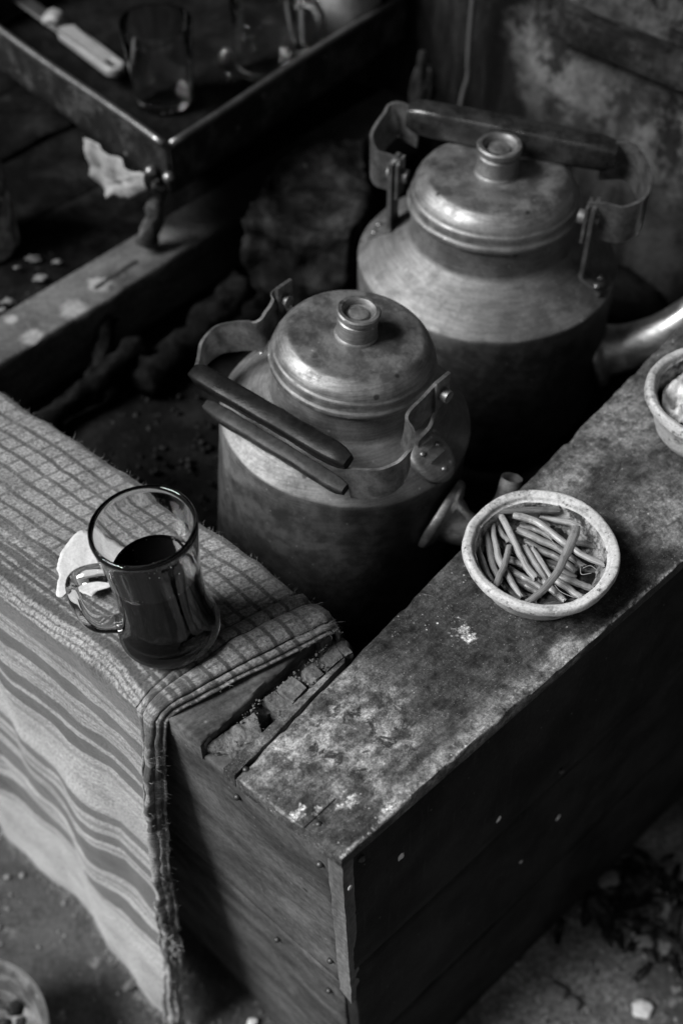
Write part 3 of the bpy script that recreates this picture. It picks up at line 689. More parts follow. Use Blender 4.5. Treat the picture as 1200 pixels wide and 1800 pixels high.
stems = [
 ([(165, 192), (450, 190), (742, 183)], 8, 29, 2, 'flat straight stem lying across the back of the bowl'),
 ([(275, 215), (390, 420), (470, 590), (565, 720)], 7, 29, 0, 'long pale stem with a bent middle leading from the back left to the bowl centre'),
 ([(385, 228), (560, 285), (780, 440), (950, 550), (1100, 605)], 9, 32, 0, 'longest pale stem with a split end, crossing the heap to the right rim'),
 ([(590, 232), (800, 283), (965, 318)], 5, 30, 0, 'pale stem with a knotty end beside the back right wall of the bowl'),
 ([(872, 325), (805, 500), (730, 660), (620, 800), (495, 905)], 10, 32, 1, 'curved ribbed stem lying on top of all others, bending down to the front rim'),
 ([(92, 405), (150, 600), (222, 750)], 5, 28, 1, 'leftmost stem, leaning straight against the left wall of the bowl'),
 ([(148, 280), (200, 480), (240, 650), (300, 740)], 4, 29, 1, 'stem second from the left, with a frayed hollow top'),
 ([(222, 258), (245, 430), (285, 590), (370, 740), (455, 855)], 5, 30, 0, 'pale smooth stem third from the left, bending down to the front'),
 ([(352, 460), (320, 600), (240, 790)], 7, 28, 1, 'short slanting stem crossing over the three leftmost stems'),
 ([(240, 255), (290, 360), (355, 440)], 3, 26, 1, 'stubby stem tucked behind the pale bent stem at the back left'),
 ([(405, 340), (560, 405), (740, 490), (930, 630)], 5, 32, 1, 'thick shiny stem under the longest one, with a torn dark tip'),
 ([(435, 312), (560, 335), (690, 400)], 4, 28, 1, 'short stem close behind the thick shiny stem'),
 ([(470, 425), (620, 510), (760, 565), (880, 660)], 3, 31, 2, 'dull stem in front of the thick shiny stem, passing under the curved one'),
 ([(478, 465), (560, 620), (660, 765), (785, 895)], 5, 31, 0, 'pale split stem slanting from the centre to the front under the curved one'),
 ([(520, 480), (660, 680), (800, 785), (918, 865)], 4, 32, 0, 'pale stem with a small hole near its blunt front right end'),
 ([(350, 570), (440, 605), (510, 645)], 3, 30, 1, 'short shiny stem beneath the long bent one at the left centre'),
 ([(345, 640), (470, 710), (620, 785)], 3, 32, 1, 'glossy wet stem with a bright highlight in the front left of the heap'),
 ([(395, 725), (500, 780), (605, 835)], 2, 30, 2, 'dull stem just in front of the glossy wet one'),
 ([(745, 700), (860, 740), (1015, 795)], 3, 30, 1, 'stem with a pointed tip near the right front wall of the bowl'),
 ([(295, 755), (370, 830), (435, 885)], 2, 28, 2, 'dull stem against the front left wall of the bowl'),
 ([(345, 282), (420, 280), (490, 290)], 1, 28, 2, 'short dark stem stub behind the upper part of the bent pale stem'), ([(855, 440), (940, 452), (1015, 470)], 3, 30, 2, 'blunt short stem poking out right of the crossing stems'),
 ([(610, 600), (740, 650), (870, 710)], 1, 26, 2, 'dark stem piece showing under the curved top stem at the heap centre'), ([(640, 925), (760, 905), (880, 880)], 2, 26, 2, 'dark stem lying along the front wall of the bowl'),
 ([(270, 420), (330, 490), (360, 540)], 1, 27, 2, 'dark stub between the stubby stem and the short slanting stem at left'), ([(420, 800), (500, 850), (570, 880)], 0, 27, 2, 'dark stub between the dull stems and the front wall of the bowl'), ([(520, 215), (600, 260), (680, 320)], 2, 24, 2, 'dark stub just under the knotty ended stem at the back of the bowl'),
 ([(560, 560), (650, 590), (760, 600)], 0, 28, 2, 'dark stem piece lying deepest in the middle of the heap'), ([(860, 620), (940, 650), (1030, 660)], 1, 26, 2, 'dark stub beside the split tip of the longest pale stem')]
for i, (q, lev, wd, mi, lab) in enumerate(stems):
    P = catmull([at(820 + (600 + (x - 600) * 1.04) / 4.615, 860 + (545 + (y - 545) * 1.05) / 4.615, T + .0105 + lev * .0025 + .0006 * random.uniform(-1, 1)) for x, y in q], 8)
    nr_ = wd / 2 / 4.615 / 2440 * 1.8; n = len(P)
    rad = nr_ * (1 + .06 * np.sin(np.linspace(0, 3.1, n)) + .05 * rng.normal(size=1)) * np.interp(np.linspace(0, 1, n), [0, .05, .9, 1], [.93, 1, 1, .9])
    rad = rad * np.interp(np.linspace(0, 1, n), [0, .5, 1], [1 + .16 * rng.normal(), 1, 1 + .16 * rng.normal()])
    P = P + np.array([[.0009 * fb((u * 3, i, 0), 1.3, 3), .0009 * fb((u * 3, i, 5), 1.3, 3), 0] for u in np.linspace(0, 1, n)])
    Vt, Ft = tube(P, rad, 18, 1.05, .92, .16)
    Vt = Vt.reshape(n, 18, 3); Vt = P[:, None] + (Vt - P[:, None]) * (1 + .05 * np.cos(np.arange(18) * 2.1 * math.pi + i))[None, :, None]
    Vt[0] += rng.normal(size=(18, 3)) * .0005; Vt[-1] += rng.normal(size=(18, 3)) * .0006; Vt = Vt.reshape(-1, 3)
    uvt = [(np.linspace(0, 1, n)[j // 18], (j % 18) / 18) for j in range(len(Vt))]
    o = mk('stem', Vt, Ft, mst[mi], uv=uvt, loc=P.mean(0), autosmooth=60); tag(o, lab, 'stem', G)
    o.data.materials.append(mcut); k = len(o.data.polygons)
    o.data.polygons[k - 1].material_index = 1; o.data.polygons[k - 2].material_index = 1
fibs = []
for q in ([(120, 310), (90, 260), (160, 200), (175, 130)], [(130, 300), (110, 250), (150, 240)], [(1040, 550), (1100, 550), (1110, 600)], [(940, 640), (1000, 620), (1060, 660)], [(60, 500), (80, 560), (100, 640)], [(640, 370), (700, 430), (750, 500)], [(920, 640), (930, 690), (1010, 680)], [(700, 760), (760, 830), (870, 880)]):
    fibs.append(tube(catmull([at(820 + x / 4.615, 860 + y / 4.615, T + .033 + .002 * random.random()) for x, y in q], 6), .00028, 5))
fo = mk('stem_fibre', *join(*fibs), mst[0], loc=BC); fo['kind'] = 'stuff'; tag(fo, 'thin curling fibres torn from the cut stems', 'fibres')

# ------------------------------------------------------------------ kettles
def kettle(c, k, label, matb, matl, tilt, base, za=1., zb=.9):
    zq = lambda P: [(r, z if z < 0 else (z * za if z < .0722 * k else .0722 * k * za + (z - .0722 * k) * zb)) for r, z in P]
    t = thing('kettle', label, 'kettle', (c[0], c[1], base), 'aluminium kettles in the stove well')
    M = Matrix.Rotation(R(tilt), 3, 'Y').to_4x4()
    z0 = base - c[2]
    body = [(0, z0), (.115 * k, z0), (.1265 * k, z0 + .012), (.1285 * k, z0 + .03), (.1290 * k, z0 * .5), (.1287 * k, -.010), (.1292 * k, -.004), (.1290 * k, -.0005), (.1272 * k, .0012), (.115 * k, .0105 * k), (.10 * k, .022 * k), (.088 * k, .031 * k), (.0815 * k, .036 * k), (.0795 * k, .040 * k), (.079 * k, .050 * k), (.079 * k, .066 * k), (.0785 * k, .0735 * k), (.072 * k, .074 * k)]
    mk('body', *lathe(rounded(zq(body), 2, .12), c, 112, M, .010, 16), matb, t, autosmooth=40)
    lid = [(.078 * k, .0722 * k), (.0822 * k, .0722 * k), (.0832 * k, .0745 * k), (.0828 * k, .078 * k), (.0808 * k, .0805 * k), (.0803 * k, .086 * k), (.0797 * k, .0895 * k), (.0780 * k, .0912 * k), (.0772 * k, .0945 * k), (.0750 * k, .0992 * k), (.0705 * k, .1045 * k), (.0665 * k, .1078 * k), (.0645 * k, .1088 * k), (.050 * k, .1098 * k), (.030 * k, .1095 * k), (.0, .1095 * k)]
    ld = mk('lid', *lathe(rounded(zq(lid), 2, .15), c, 112, M, .010, 20), matl, t, autosmooth=40)
    kn = [(.0215 * k, .1090 * k), (.0212 * k, .1115 * k), (.0198 * k, .113 * k), (.0195 * k, .128 * k), (.0198 * k, .1315 * k), (.0185 * k, .133 * k), (.0188 * k, .1345 * k), (.0208 * k, .136 * k), (.0212 * k, .1415 * k), (.0200 * k, .1432 * k), (.0165 * k, .1432 * k), (.0150 * k, .141 * k), (.0140 * k, .1365 * k), (.0105 * k, .1355 * k), (.0095 * k, .139 * k), (.0060 * k, .1402 * k), (0, .1405 * k)]
    mk('knob', *lathe(zq(kn), c, 48, M, .012, 60), matl, ld, autosmooth=40)
    return t, M
mk1b = m_alu('shaded_sooty_aluminium', .25, r0=.56, shade_soot_z=.195); mk2b = m_alu('shaded_sooted_aluminium', .235, r0=.56, shade_soot_z=.172); mk1l = m_alu('brushed_aluminium', .30, r0=.46)
mgrip = m_wood('black_handle_wood', .004, .014, (30, 30, 30), 0, (0, 0, 0), .5, .34)
mstrap = m_plain('steel_strap', .20, .36, 70, .5, .75); mbolt = m_plain('rusty_bolt', .2, .5, 120, .4, .7)
def rough_bar(P, w_, h_, seed, up):
    """rounded wooden bar along P, w_ wide, h_ high"""
    P = np.asarray(P); n = len(P); T_, U, W = frames(P); V = []; Fc = []; sg = 16
    for i in range(n):
        side = np.cross(T_[i], up); side /= np.linalg.norm(side); u2 = np.cross(side, T_[i])
        e = 1 - .35 * (abs(2 * i / (n - 1) - 1) ** 14)
        for k in range(sg):
            a = 2 * math.pi * k / sg; cx = np.sign(math.cos(a)) * abs(math.cos(a)) ** .42; sy = np.sign(math.sin(a)) * abs(math.sin(a)) ** .42
            p = P[i] + side * cx * w_ / 2 * e + u2 * sy * h_ / 2 * e
            V.append(p + (side * cx + u2 * sy) * .0008 * fb(p + seed, 60, 3))
    Fc = [(i * sg + k, i * sg + (k + 1) % sg, (i + 1) * sg + (k + 1) % sg, (i + 1) * sg + k) for i in range(n - 1) for k in range(sg)]
    Fc += [tuple(range(sg)), tuple((n - 1) * sg + k for k in range(sg))]
    return np.array(V), Fc

# near, smaller kettle
K1 = np.array((*at(608, 724, T)[:2], T))
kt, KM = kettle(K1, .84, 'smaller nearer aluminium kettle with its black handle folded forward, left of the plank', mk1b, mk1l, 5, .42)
def zl(P, z0, z1):
    n = len(P) - 1; return [at(x, y, z0 + (z1 - z0) * i / n) for i, (x, y) in enumerate(P)]
lefts = catmull(zl([(506, 508), (488, 516), (471, 543), (452, 566), (415, 570), (382, 578), (355, 603), (344, 640)], .712, .677), 8)
rights = catmull(zl([(772, 668), (745, 698), (716, 730), (720, 760), (718, 785), (700, 812), (665, 829), (612, 829)], .712, .677), 8)
hd = mk('handle', *ribbon(lefts - np.array((0, 0, .013)), (0.10, .12, 1), .028, .0028), mstrap, kt, autosmooth=40)
mk('strap', *ribbon(rights - np.array((0, 0, .013)), (0.10, .12, 1), .028, .0028), mstrap, hd, autosmooth=40)
g0, g1 = at(341, 653, .682), at(613, 812, .682)
gd = g1 - g0
ga, gb = g0, g1
path = np.array([ga + (gb - ga) * t for t in np.linspace(0, 1, 24)])
upv = np.array((-.25, -.3, 1))
mk('grip', *rough_bar(path, .018, .015, 3, upv), mgrip, hd, autosmooth=50)
l0, l1 = at(362, 712, .660), at(607, 861, .660)
mk('grip', *rough_bar(np.array([l0 + (l1 - l0) * t for t in np.linspace(0, 1, 24)]), .013, .012, 9, upv), m_wood('brown_handle_wood', .015, .04, (30, 30, 30), 0, (0, 0, 0), .4, .4), hd, autosmooth=50)
for a_, ex in ((at(775, 690, .70), 0), (at(500, 525, .70), 1)):
    dr = (a_ - (K1 + np.array((.007, 0, .08)))); dr[2] = 0; dr /= np.linalg.norm(dr); sdn = np.array((-dr[1], dr[0], 0))
    q = K1 + dr * .088; q[2] = T + .018
    br = ribbon(catmull([q + dr * .012 + np.array((0, 0, -.004)), q + dr * .0, q - dr * .004 + np.array((0, 0, .010)), a_ - dr * .001 + np.array((0, 0, -.028)), a_ + np.array((0, 0, .004)), a_ + np.array((0, 0, .016))], 5), sdn, .017, .003)
    mk('bracket', *br, mstrap, kt, autosmooth=40)
    # leaf-shaped riveted plate on the shoulder
    pc = K1 + dr * .0935; pc[2] = T + .0125; nrm = Vector((dr[0] * .62, dr[1] * .62, .78)); rot = nrm.to_track_quat('Z', 'Y').to_matrix()
    Mx = Matrix((Vector(sdn), nrm.cross(Vector(sdn)), nrm)).transposed()
    pv, pf = lathe([(0, .003), (.015, .0028), (.019, .0018), (.0205, 0), (.0205, -.004)], (0, 0, 0), 40)
    pv[:, 0] *= 1.0; pv[:, 1] *= 1.25; pv = pv @ np.array(Mx).T + pc
    mk('plate', pv, pf, mk1l, kt, autosmooth=40)
    for du, dv in ((.009, .004), (-.009, .006), (0, -.015)):
        rp = pc + np.array(Mx @ Vector((du, dv, .003))); mk('rivet', *blob(rp, .0028, (1, 1, .7), 1, 2, .05), mstrap, kt)
    bx = tube([a_ - sdn * 0 - dr * .006, a_ + dr * .008], .0055, 10); mk('bolt', *bx, mbolt, kt, autosmooth=40)
mspo = m_alu('lit_spout_aluminium', .62, r0=.30)  # brighter aluminium stands in for light from above on the spouts
def spout(t, P, r, fl, mat):
    sp = mk('spout', *tube(catmull(P, 8), np.interp(np.linspace(0, 1, (len(P) - 1) * 8 + 1), np.linspace(0, 1, len(r)), r), 32, cap=False), mat, t)
    d = Vector(tuple(P[1] - P[0])).normalized(); Mq = d.to_track_quat('Z', 'Y').to_matrix()
    fv, ff = lathe(rounded([(.0, -.004), (fl * .98, -.004), (fl, 0), (fl * .96, .004), (fl * .80, .006), (r[0], .008)], 2), (0, 0, 0), 48)
    mk('flange', fv @ np.array(Mq).T + np.array(P[0]), ff, mat, sp, autosmooth=40)
a = R(-40)
s0 = K1 + np.array((math.cos(a) * .107, math.sin(a) * .107, -.055)); 
spout(kt, [s0, s0 + np.array((.018, -.010, -.006)), s0 + np.array((.036, -.010, -.008)), s0 + np.array((.052, -.001, .014)), s0 + np.array((.057, .008, .038))], [.024, .016, .012, .010, .009], .034, mspo)

# far, larger kettle
K2 = np.array((*at(856, 450, .60)[:2], .60))
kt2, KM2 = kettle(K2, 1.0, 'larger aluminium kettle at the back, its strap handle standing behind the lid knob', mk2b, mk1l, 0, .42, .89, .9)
pa, pb = at(692, 305, .682), at(1042, 385, .682)
ax = (pb - pa); ax[2] = 0; al = np.linalg.norm(ax); ax /= al
g0, g1 = at(716, 224, .700), at(1080, 290, .700)
bk = ((g0 + g1) - (pa + pb)) / 2; bk -= ax * (bk @ ax)
bn = np.cross(ax, bk / np.linalg.norm(bk)); bn = bn if bn[2] > 0 else -bn
wv = bn * .12 + np.array((0, 0, 1))
L = catmull([pa + ax * .006 + bk * -.05, pa - ax * .004, pa - ax * .020 + bk * .05, pa - ax * .030 + bk * .35, pa - ax * .026 + bk * .80, g0 - ax * .012 + bk * .10, g0 + ax * .012], 8)
Rr = catmull([pb - ax * .006 + bk * -.05, pb + ax * .008, pb + ax * .026 + bk * .02, pb + ax * .040 + bk * .30, pb + ax * .036 + bk * .75, g1 + ax * .012 + bk * .10, g1 - ax * .014], 8)
hd2 = mk('handle', *ribbon(L, wv, .040, .003), mstrap, kt2, autosmooth=40)
mk('strap', *ribbon(Rr, wv, .040, .003), mstrap, hd2, autosmooth=40)
mk('grip', *rough_bar(np.array([g0 + (g1 - g0) * t + np.array((0, 0, .014 - .004 * t)) for t in np.linspace(0, 1, 30)]), .027, .030, 5, wv), m_plain('blackened_wood', .02, .25, 60, .7, 0, .7, .4), hd2, autosmooth=50)
for a_, sg in ((pa, -1), (pb, 1)):
    q = a_ - np.array((0, 0, .0)); sh = np.array(a_); sh[2] = .60 + .020; dr = ax * sg; sdn = np.array((-dr[1], dr[0], 0))
    br = ribbon(catmull([sh + dr * .020 + np.array((0, 0, -.013)), sh + dr * .010 + np.array((0, 0, -.006)), sh + np.array((0, 0, .002)), sh + np.array((0, 0, .014)), a_ + np.array((0, 0, -.02)), a_ + np.array((0, 0, .004)), a_ + np.array((0, 0, .016))], 5), sdn, .024, .004)
    mk('bracket', *br, mstrap, kt2, autosmooth=40)
    mk('bracket', *ribbon(np.array([a_ - dr * .006 + np.array((0, 0, z)) for z in np.linspace(-.022, .016, 8)]), sdn, .02, .003), mstrap, kt2, autosmooth=40)
    mk('bolt', *tube([a_ - dr * .014, a_ - dr * .010, a_ + dr * .006], .007, 10), mbolt, kt2, autosmooth=40)
    for du in (-.007, .007): mk('rivet', *blob(sh + dr * .016 + sdn * du + np.array((0, 0, -.006)), .0035, (1, 1, .6), 1, 2, .05), mstrap, kt2)
for q in ((905, 520), (940, 523)): mk('rivet', *blob(at(*q, .6165), .0028, (1, 1, .6), 1, 2, .05), mstrap, kt2)
a = R(-18)
s0 = K2 + np.array((math.cos(a) * .127, math.sin(a) * .127, -.092))
spout(kt2, [s0, s0 + np.array((.028, -.004, .010)), s0 + np.array((.062, -.003, .030)), s0 + np.array((.095, .002, .062)), s0 + np.array((.125, .006, .10))], [.028, .0245, .020, .017, .015], .037, mspo)

# ------------------------------------------------------------------ the sooty well, stove platform, tray and what stands on it
ms = m_soot('soot', .004, .014); ms2 = m_soot('sooty_clay', .008, .045, 14)
hz = .42
st = mk('stove_hearth', *slab([(-.47, .94, hz), (-.02, .565, hz), (.06, .60, hz), (.44, 1.02, hz), (.30, 1.36, hz), (-.20, 1.50, hz), (-.5, 1.25, hz)], .40, .01, .012, 4, 2, 20), ms, loc=(0, .9, 0), autosmooth=60)
tag(st, 'soot black clay hearth at the bottom of the well under the kettles', 'hearth')
# platform with a pale front beam
plt = thing('stove_platform', 'dark wooden platform with a pale worn front beam under the tray', 'platform', (*at(150, 500, .5)[:2], .4))
fa, fb_ = at(-60, 678, .5), at(330, 437, .5); fd = (fb_ - fa) / np.linalg.norm(fb_ - fa); fc_ = fa + fd * .75; bkv = np.array((-fd[1], fd[0], 0))
def beam_extra(s, b):
    for q, r in (((60, 590), .012), ((130, 545), .014), ((175, 500), .012), ((20, 560), .007)):
        b = s.mix(s.spot(at(*q, .5), r, .4, .6, 50), b, .30)
    b = s.mix(s.ma('MULTIPLY', s.spot(at(470, 320, .5), .13, .45, .3, 12), .9), b, .025)
    return s.mix(s.line(at(170, 505, .5), at(240, 460, .5), .003, .5, 40), b, .02)
mbm = m_wood('pale_beam', .065, .15, (20, 20, 60), 0, tuple(plt.location), .4, extra=beam_extra)
dnv = np.array((0, 0, -.075))
mk('beam', *board(fa + dnv, fc_ + dnv, fc_, fa, bkv * .062, 60, 8, .003, .004, .003, 25, 3), mbm, plt, autosmooth=50)
for i in range(4):
    o1 = bkv * (.064 + i * .125); z_ = np.array((0, 0, -.010 - .003 * (i % 2)))
    mk('plank', *board(fa + o1 + z_, fc_ + o1 + z_, fc_ + o1 + z_ + bkv * .122, fa + o1 + z_ + bkv * .122, (0, 0, -.02), 30, 8, .003, .004, .003, 25, i), m_soot('sooty_plank_%s' % 'abcd'[i], .003, .018, 16, .6), plt, autosmooth=50)
for u in (.05, .70): mk('leg', *tube(np.array([fa + fd * u + bkv * .05 + np.array((0, 0, z)) for z in np.linspace(-.08, -.5, 6)]), .025, 10), ms, plt)
# tray
TK, TLf, TRt = at(293, 257, .640), at(0, 52, .640), at(690, 2, .640)
tl = (TLf - TK) / np.linalg.norm(TLf - TK); tr = (TRt - TK) / np.linalg.norm(TRt - TK); LT, RT_ = .44, .50
tray = thing('metal_tray', 'deep blackened metal tray with a rolled bright rim holding glasses at upper left', 'tray', (*TK[:2], .58))
def m_tray():
    s = NB('burnt_tray_metal'); n = s.noise(22, 6, .7); f = s.noise(160, 5, .7)
    b = s.mr(n, .45, .72, .012, .11); b = s.mix(s.mr(s.vor(34), .07, .13, .8, 0), b, .2); b = s.ma('MULTIPLY', b, s.mr(f, .25, .75, .6, 1.4))
    s.bump(s.ma('ADD', n, f), .6, .003); return s.out(b, .5, .35)
mt = m_tray(); mrim = m_plain('rolled_rim_metal', .22, .35, 50, .3, .85)
tc = [TK, TK + tl * LT, TK + tl * LT + tr * RT_, TK + tr * RT_]; dz = np.array((0, 0, -.060))
for i in range(4):
    a_, b_ = tc[i], tc[(i + 1) % 4]; cen = sum(tc) / 4; iw = cen - (a_ + b_) / 2; iw[2] = 0; iw /= np.linalg.norm(iw)
    e = (b_ - a_) / np.linalg.norm(b_ - a_) * .004
    mk('side', *board(a_ + dz + e, b_ + dz - e, b_ - e, a_ + e, iw * .003, 40, 6, .002, .0, .001, 20, i), mt, tray, autosmooth=50)
    e2 = e * 1.6
    mk('rim', *tube(np.array([a_ + e2 + (b_ - a_ - 2 * e2) * t + np.array((0, 0, .0012 * math.sin(9 * t + i))) for t in np.linspace(0, 1, 30)]), .0042, 10), mrim, tray)
mk('bottom', *board(tc[0] + dz + (tl + tr) * .004, tc[1] + dz + (tr - tl) * .004, tc[2] + dz - (tl + tr) * .004, tc[3] + dz + (tl - tr) * .004, (0, 0, -.003), 20, 20, .002), ms, tray, autosmooth=50)
mk('foot', *tube(catmull([at(283, 322, .585), at(275, 350, .565), at(270, 385, .54), at(258, 430, .51)], 6), [.008, .010, .010, .009, .009, .01, .01, .011, .01, .01, .01, .01, .01, .01, .011, .011, .012, .012, .012], 10, wob=.5), m_soot('rusty_foot', .03, .12, 40), tray)
mk('bolt', *blob(at(297, 312, .60), .007, (1, 1, 1), 3, 2, .2), mrim, tray)
mk('bolt', *blob(at(266, 303, .60), .008, (1, 1, 1), 6, 2, .2), mrim, tray)
# white handled tool
pw = m_plain('white_plastic', .22, .45, 40, .12)
h0, h1 = at(112, 52, .605), at(212, 128, .605); hdv = (h1 - h0) / np.linalg.norm(h1 - h0); hs = np.cross(hdv, (0, 0, 1))
hl = np.linalg.norm(h1 - h0); ring = []
for k in range(40):
    a_ = 2 * math.pi * k / 40; ca, sa = math.cos(a_), math.sin(a_)
    ring.append((hl / 2 + np.sign(ca) * (hl / 2 - .013) + ca * .013 if abs(ca) > 1e-6 else hl / 2, sa * .0135))
holec = hl - .017
hv_, hf_ = [], []
hole = [(holec + .009 * math.cos(2 * math.pi * k / 40), .0055 * math.sin(2 * math.pi * k / 40)) for k in range(40)]
for rg, zz in ((ring, .006), (ring, -.006), (hole, -.006), (hole, .006)):
    for x, y in rg: hv_.append(h0 + hdv * x + hs * y + np.array((0, 0, zz)))
for r0 in range(4):
    for k in range(40): hf_.append((r0 * 40 + k, r0 * 40 + (k + 1) % 40, ((r0 + 1) % 4) * 40 + (k + 1) % 40, ((r0 + 1) % 4) * 40 + k))
sp_ = thing('kitchen_tool', 'white plastic handled kitchen tool with a hanging hole lying in the tray', 'kitchen tool', h0)
ho = mk('handle', hv_, hf_, pw, sp_, autosmooth=40); bvm = ho.modifiers.new('bevel', 'BEVEL'); bvm.width = .003; bvm.segments = 2; bvm.limit_method = 'ANGLE'
mk('blade', *board(h0 - hdv * .15 - hs * .012, h0 + hdv * .006 - hs * .009, h0 + hdv * .006 + hs * .009, h0 - hdv * .15 + hs * .012, (0, 0, -.002), 16, 4, .001), m_plain('tool_steel', .25, .35, 60, .3, .9), sp_, autosmooth=50)
mk('collar', *blob(at(95, 32, .607), .014, (1, 1, .7), 2, 3, .25), pw, sp_)
# tumbler and mug in the tray
tg = m_glass('tray_glass', .03)
def tumbler(c, r0, r1, h, t):
    pr = [(0, 0), (r0 * .9, 0), (r0, .003), (r1, h - .001), (r1 * .985, h), (r1 * .95, h - .0005), (r0 * .93, .012), (r0 * .8, .009), (0, .009)]
    mk('body', *lathe(pr, c, 56), tg, t, autosmooth=50)
c1 = at(290, 176, .582)
tb = thing('tumbler', 'empty clear glass tumbler standing in the tray beside the white handle', 'glass', c1); tumbler(c1, .034, .041, .098, tb)
c2 = at(468, 120, .582)
tb2 = thing('glass_mug', 'clear glass mug with a handle near the right rim of the tray', 'mug', c2); tumbler(c2, .036, .040, .10, tb2)
mk('handle', *tube(catmull([c2 + np.array((.036, 0, .082)), c2 + np.array((.058, -.006, .085)), c2 + np.array((.068, -.008, .06)), c2 + np.array((.058, -.006, .03)), c2 + np.array((.035, 0, .024))], 6), .0065, 12), tg, tb2)
c3 = at(598, 75, .582)
po = thing('steel_pot', 'plain steel pot at the back of the tray, cut by the top picture edge', 'pot', c3)
mk('body', *lathe([(0, 0), (.045, 0), (.049, .004), (.050, .02), (.050, .12), (.052, .122), (.050, .124), (.047, .12), (.047, .01), (0, .006)], c3, 64, None, .01, 14), m_plain('pot_enamel', .35, .45, 20, .3), po, autosmooth=40)
c4 = at(402, 120, .60); sp4 = thing('spoon', 'small spoon standing on its handle between the tumbler and the glass mug', 'spoon', c4)
mk('bowl', *blob(at(398, 105, .61), .013, (.8, .8, 1.2), 4, 3, .1), mstrap, sp4)
mk('handle', *tube([at(401, 118, .60), at(405, 150, .583)], .003, 8), mstrap, sp4)
# paper scrap under the tray's near wall
pp = [(153, 240), (178, 262), (205, 284), (232, 303), (256, 314), (258, 328), (246, 341), (228, 348), (212, 350), (202, 341), (196, 344), (190, 350), (181, 346), (174, 330), (163, 305), (157, 275)]
PP = []
q0 = TK + np.array((-.018, -.022, 0)); 
for q in pp: PP.append(onplane(*q, q0, q0 + tl))
PP = catmull(PP + PP[:1], 4)[:-1]; cen = PP.mean(0); nn = np.array((tl[1], -tl[0], 0)); nn = nn if nn[1] < 0 else -nn
Vs = []; Fs = []; n = len(PP); K = 6
for lay in (0, 1):
    for i in range(K):
        f = 1 - i / K
        for p in PP:
            q = cen + (p - cen) * f; Vs.append(q + nn * (-.001 * lay + .006 * fb(q + 2, 45, 3) + .004 * math.sin((q - cen) @ tl * 160)))
    Vs.append(cen - nn * .001 * lay)
for lay in (0, 1):
    b0 = lay * (K * n + 1)
    for i in range(K - 1):
        for k in range(n): Fs.append((b0 + i * n + k, b0 + i * n + (k + 1) % n, b0 + (i + 1) * n + (k + 1) % n, b0 + (i + 1) * n + k))
    for k in range(n): Fs.append((b0 + (K - 1) * n + k, b0 + (K - 1) * n + (k + 1) % n, b0 + K * n))
for k in range(n): Fs.append((k, (k + 1) % n, K * n + 1 + (k + 1) % n, K * n + 1 + k))
tag(mk('paper_scrap', Vs, Fs, m_plain('crumpled_paper', .24, .9, 60, .25), loc=cen), 'crumpled pale paper scrap stuck below the near wall of the tray', 'paper')
# rusted can at the left edge
c5 = at(-40, 430, .492); cn = thing('rusty_can', 'tall mottled rusty can on the platform at the left picture edge', 'can', c5)
mcan = m_soot('mottled_rust', .06, .5, 40, .6)
mk('body', *lathe([(0, 0), (.047, 0), (.0495, .003), (.049, .006), (.049, .10), (.0475, .125), (.045, .135), (.043, .133), (.045, .12), (.045, .01), (0, .008)], c5, 56, None, .02, 20), mcan, cn, autosmooth=40)
mk('rim', *tube(np.array([c5 + np.array((.045 * math.cos(a_), .045 * math.sin(a_), .135)) for a_ in np.linspace(0, 2 * math.pi, 49)]), .003, 8, cap=False), mcan, cn)
for k, q in enumerate(((60, 455), (72, 488), (15, 530), (5, 545), (100, 460), (30, 470))):
    o = mk('charcoal_crumb', *blob(at(*q, .497), (.006, .006, .005, .004, .004, .003)[k], (1.3, .7, .5), k, 3, .9), m_plain('ash', .13, .9, 80, .4) if k == 0 else bpy.data.materials['ash'], loc=at(*q, .49))
    tag(o, ('pale flat ash crumb right beside the foot of the rusty can', 'pale ash crumb on the platform nearest the back edge of the front beam', 'pale ash crumb lying lowest, by the left picture edge', 'tiny ash crumb just right of the one at the left picture edge', 'small ash crumb farthest right, towards the tray foot', 'smallest ash crumb between the can and the beam')[k], 'crumb', 'ash crumbs on the platform')
# stone and firewood in the well
sc_ = at(545, 400, .47)
stp = [at(*q, .545) for q in ((428, 385), (470, 300), (556, 232), (640, 242), (655, 330), (618, 420), (520, 410))]
tag(mk('stone_block', *slab(stp, .13, .004, .014, 4, 5, 22), m_soot('smoked_stone', .004, .035, 14, .8), loc=sc_), 'big smoke blackened stone block behind the smaller kettle', 'stone')
for i, (a_, b_, r_, lb) in enumerate((((60, 760), (250, 600), .016, 'long dim firewood stick at the far left of the dark well'), ((160, 700), (190, 560), .013, 'short upright firewood stick in the dark well below the beam'), ((250, 680), (430, 500), .022, 'thick charred firewood log leading up towards the stone'))):
    P = catmull([at(*a_, .44), at((a_[0] + b_[0]) / 2 + 6, (a_[1] + b_[1]) / 2, .45), at(*b_, .47)], 10)
    tag(mk('firewood', *tube(P, r_ * .8, 12, wob=.7), m_soot('charred_bark_' + 'abc'[i], .002, .012, 30), loc=P[0]), lb, 'firewood', 'firewood in the well')
em = []
for k in range(150):
    q = (random.uniform(60, 400), random.uniform(640, 900)); em.append(blob(at(*q, hz + .004), random.uniform(.0015, .005), (1, 1, .8), k, 1, .5))
eo = mk('ember_rubble', *join(*em), m_soot('clinker', .004, .03, 60, .4), loc=(0, .9, hz)); eo['kind'] = 'stuff'; tag(eo, 'cinders scattered on the black hearth', 'cinders')

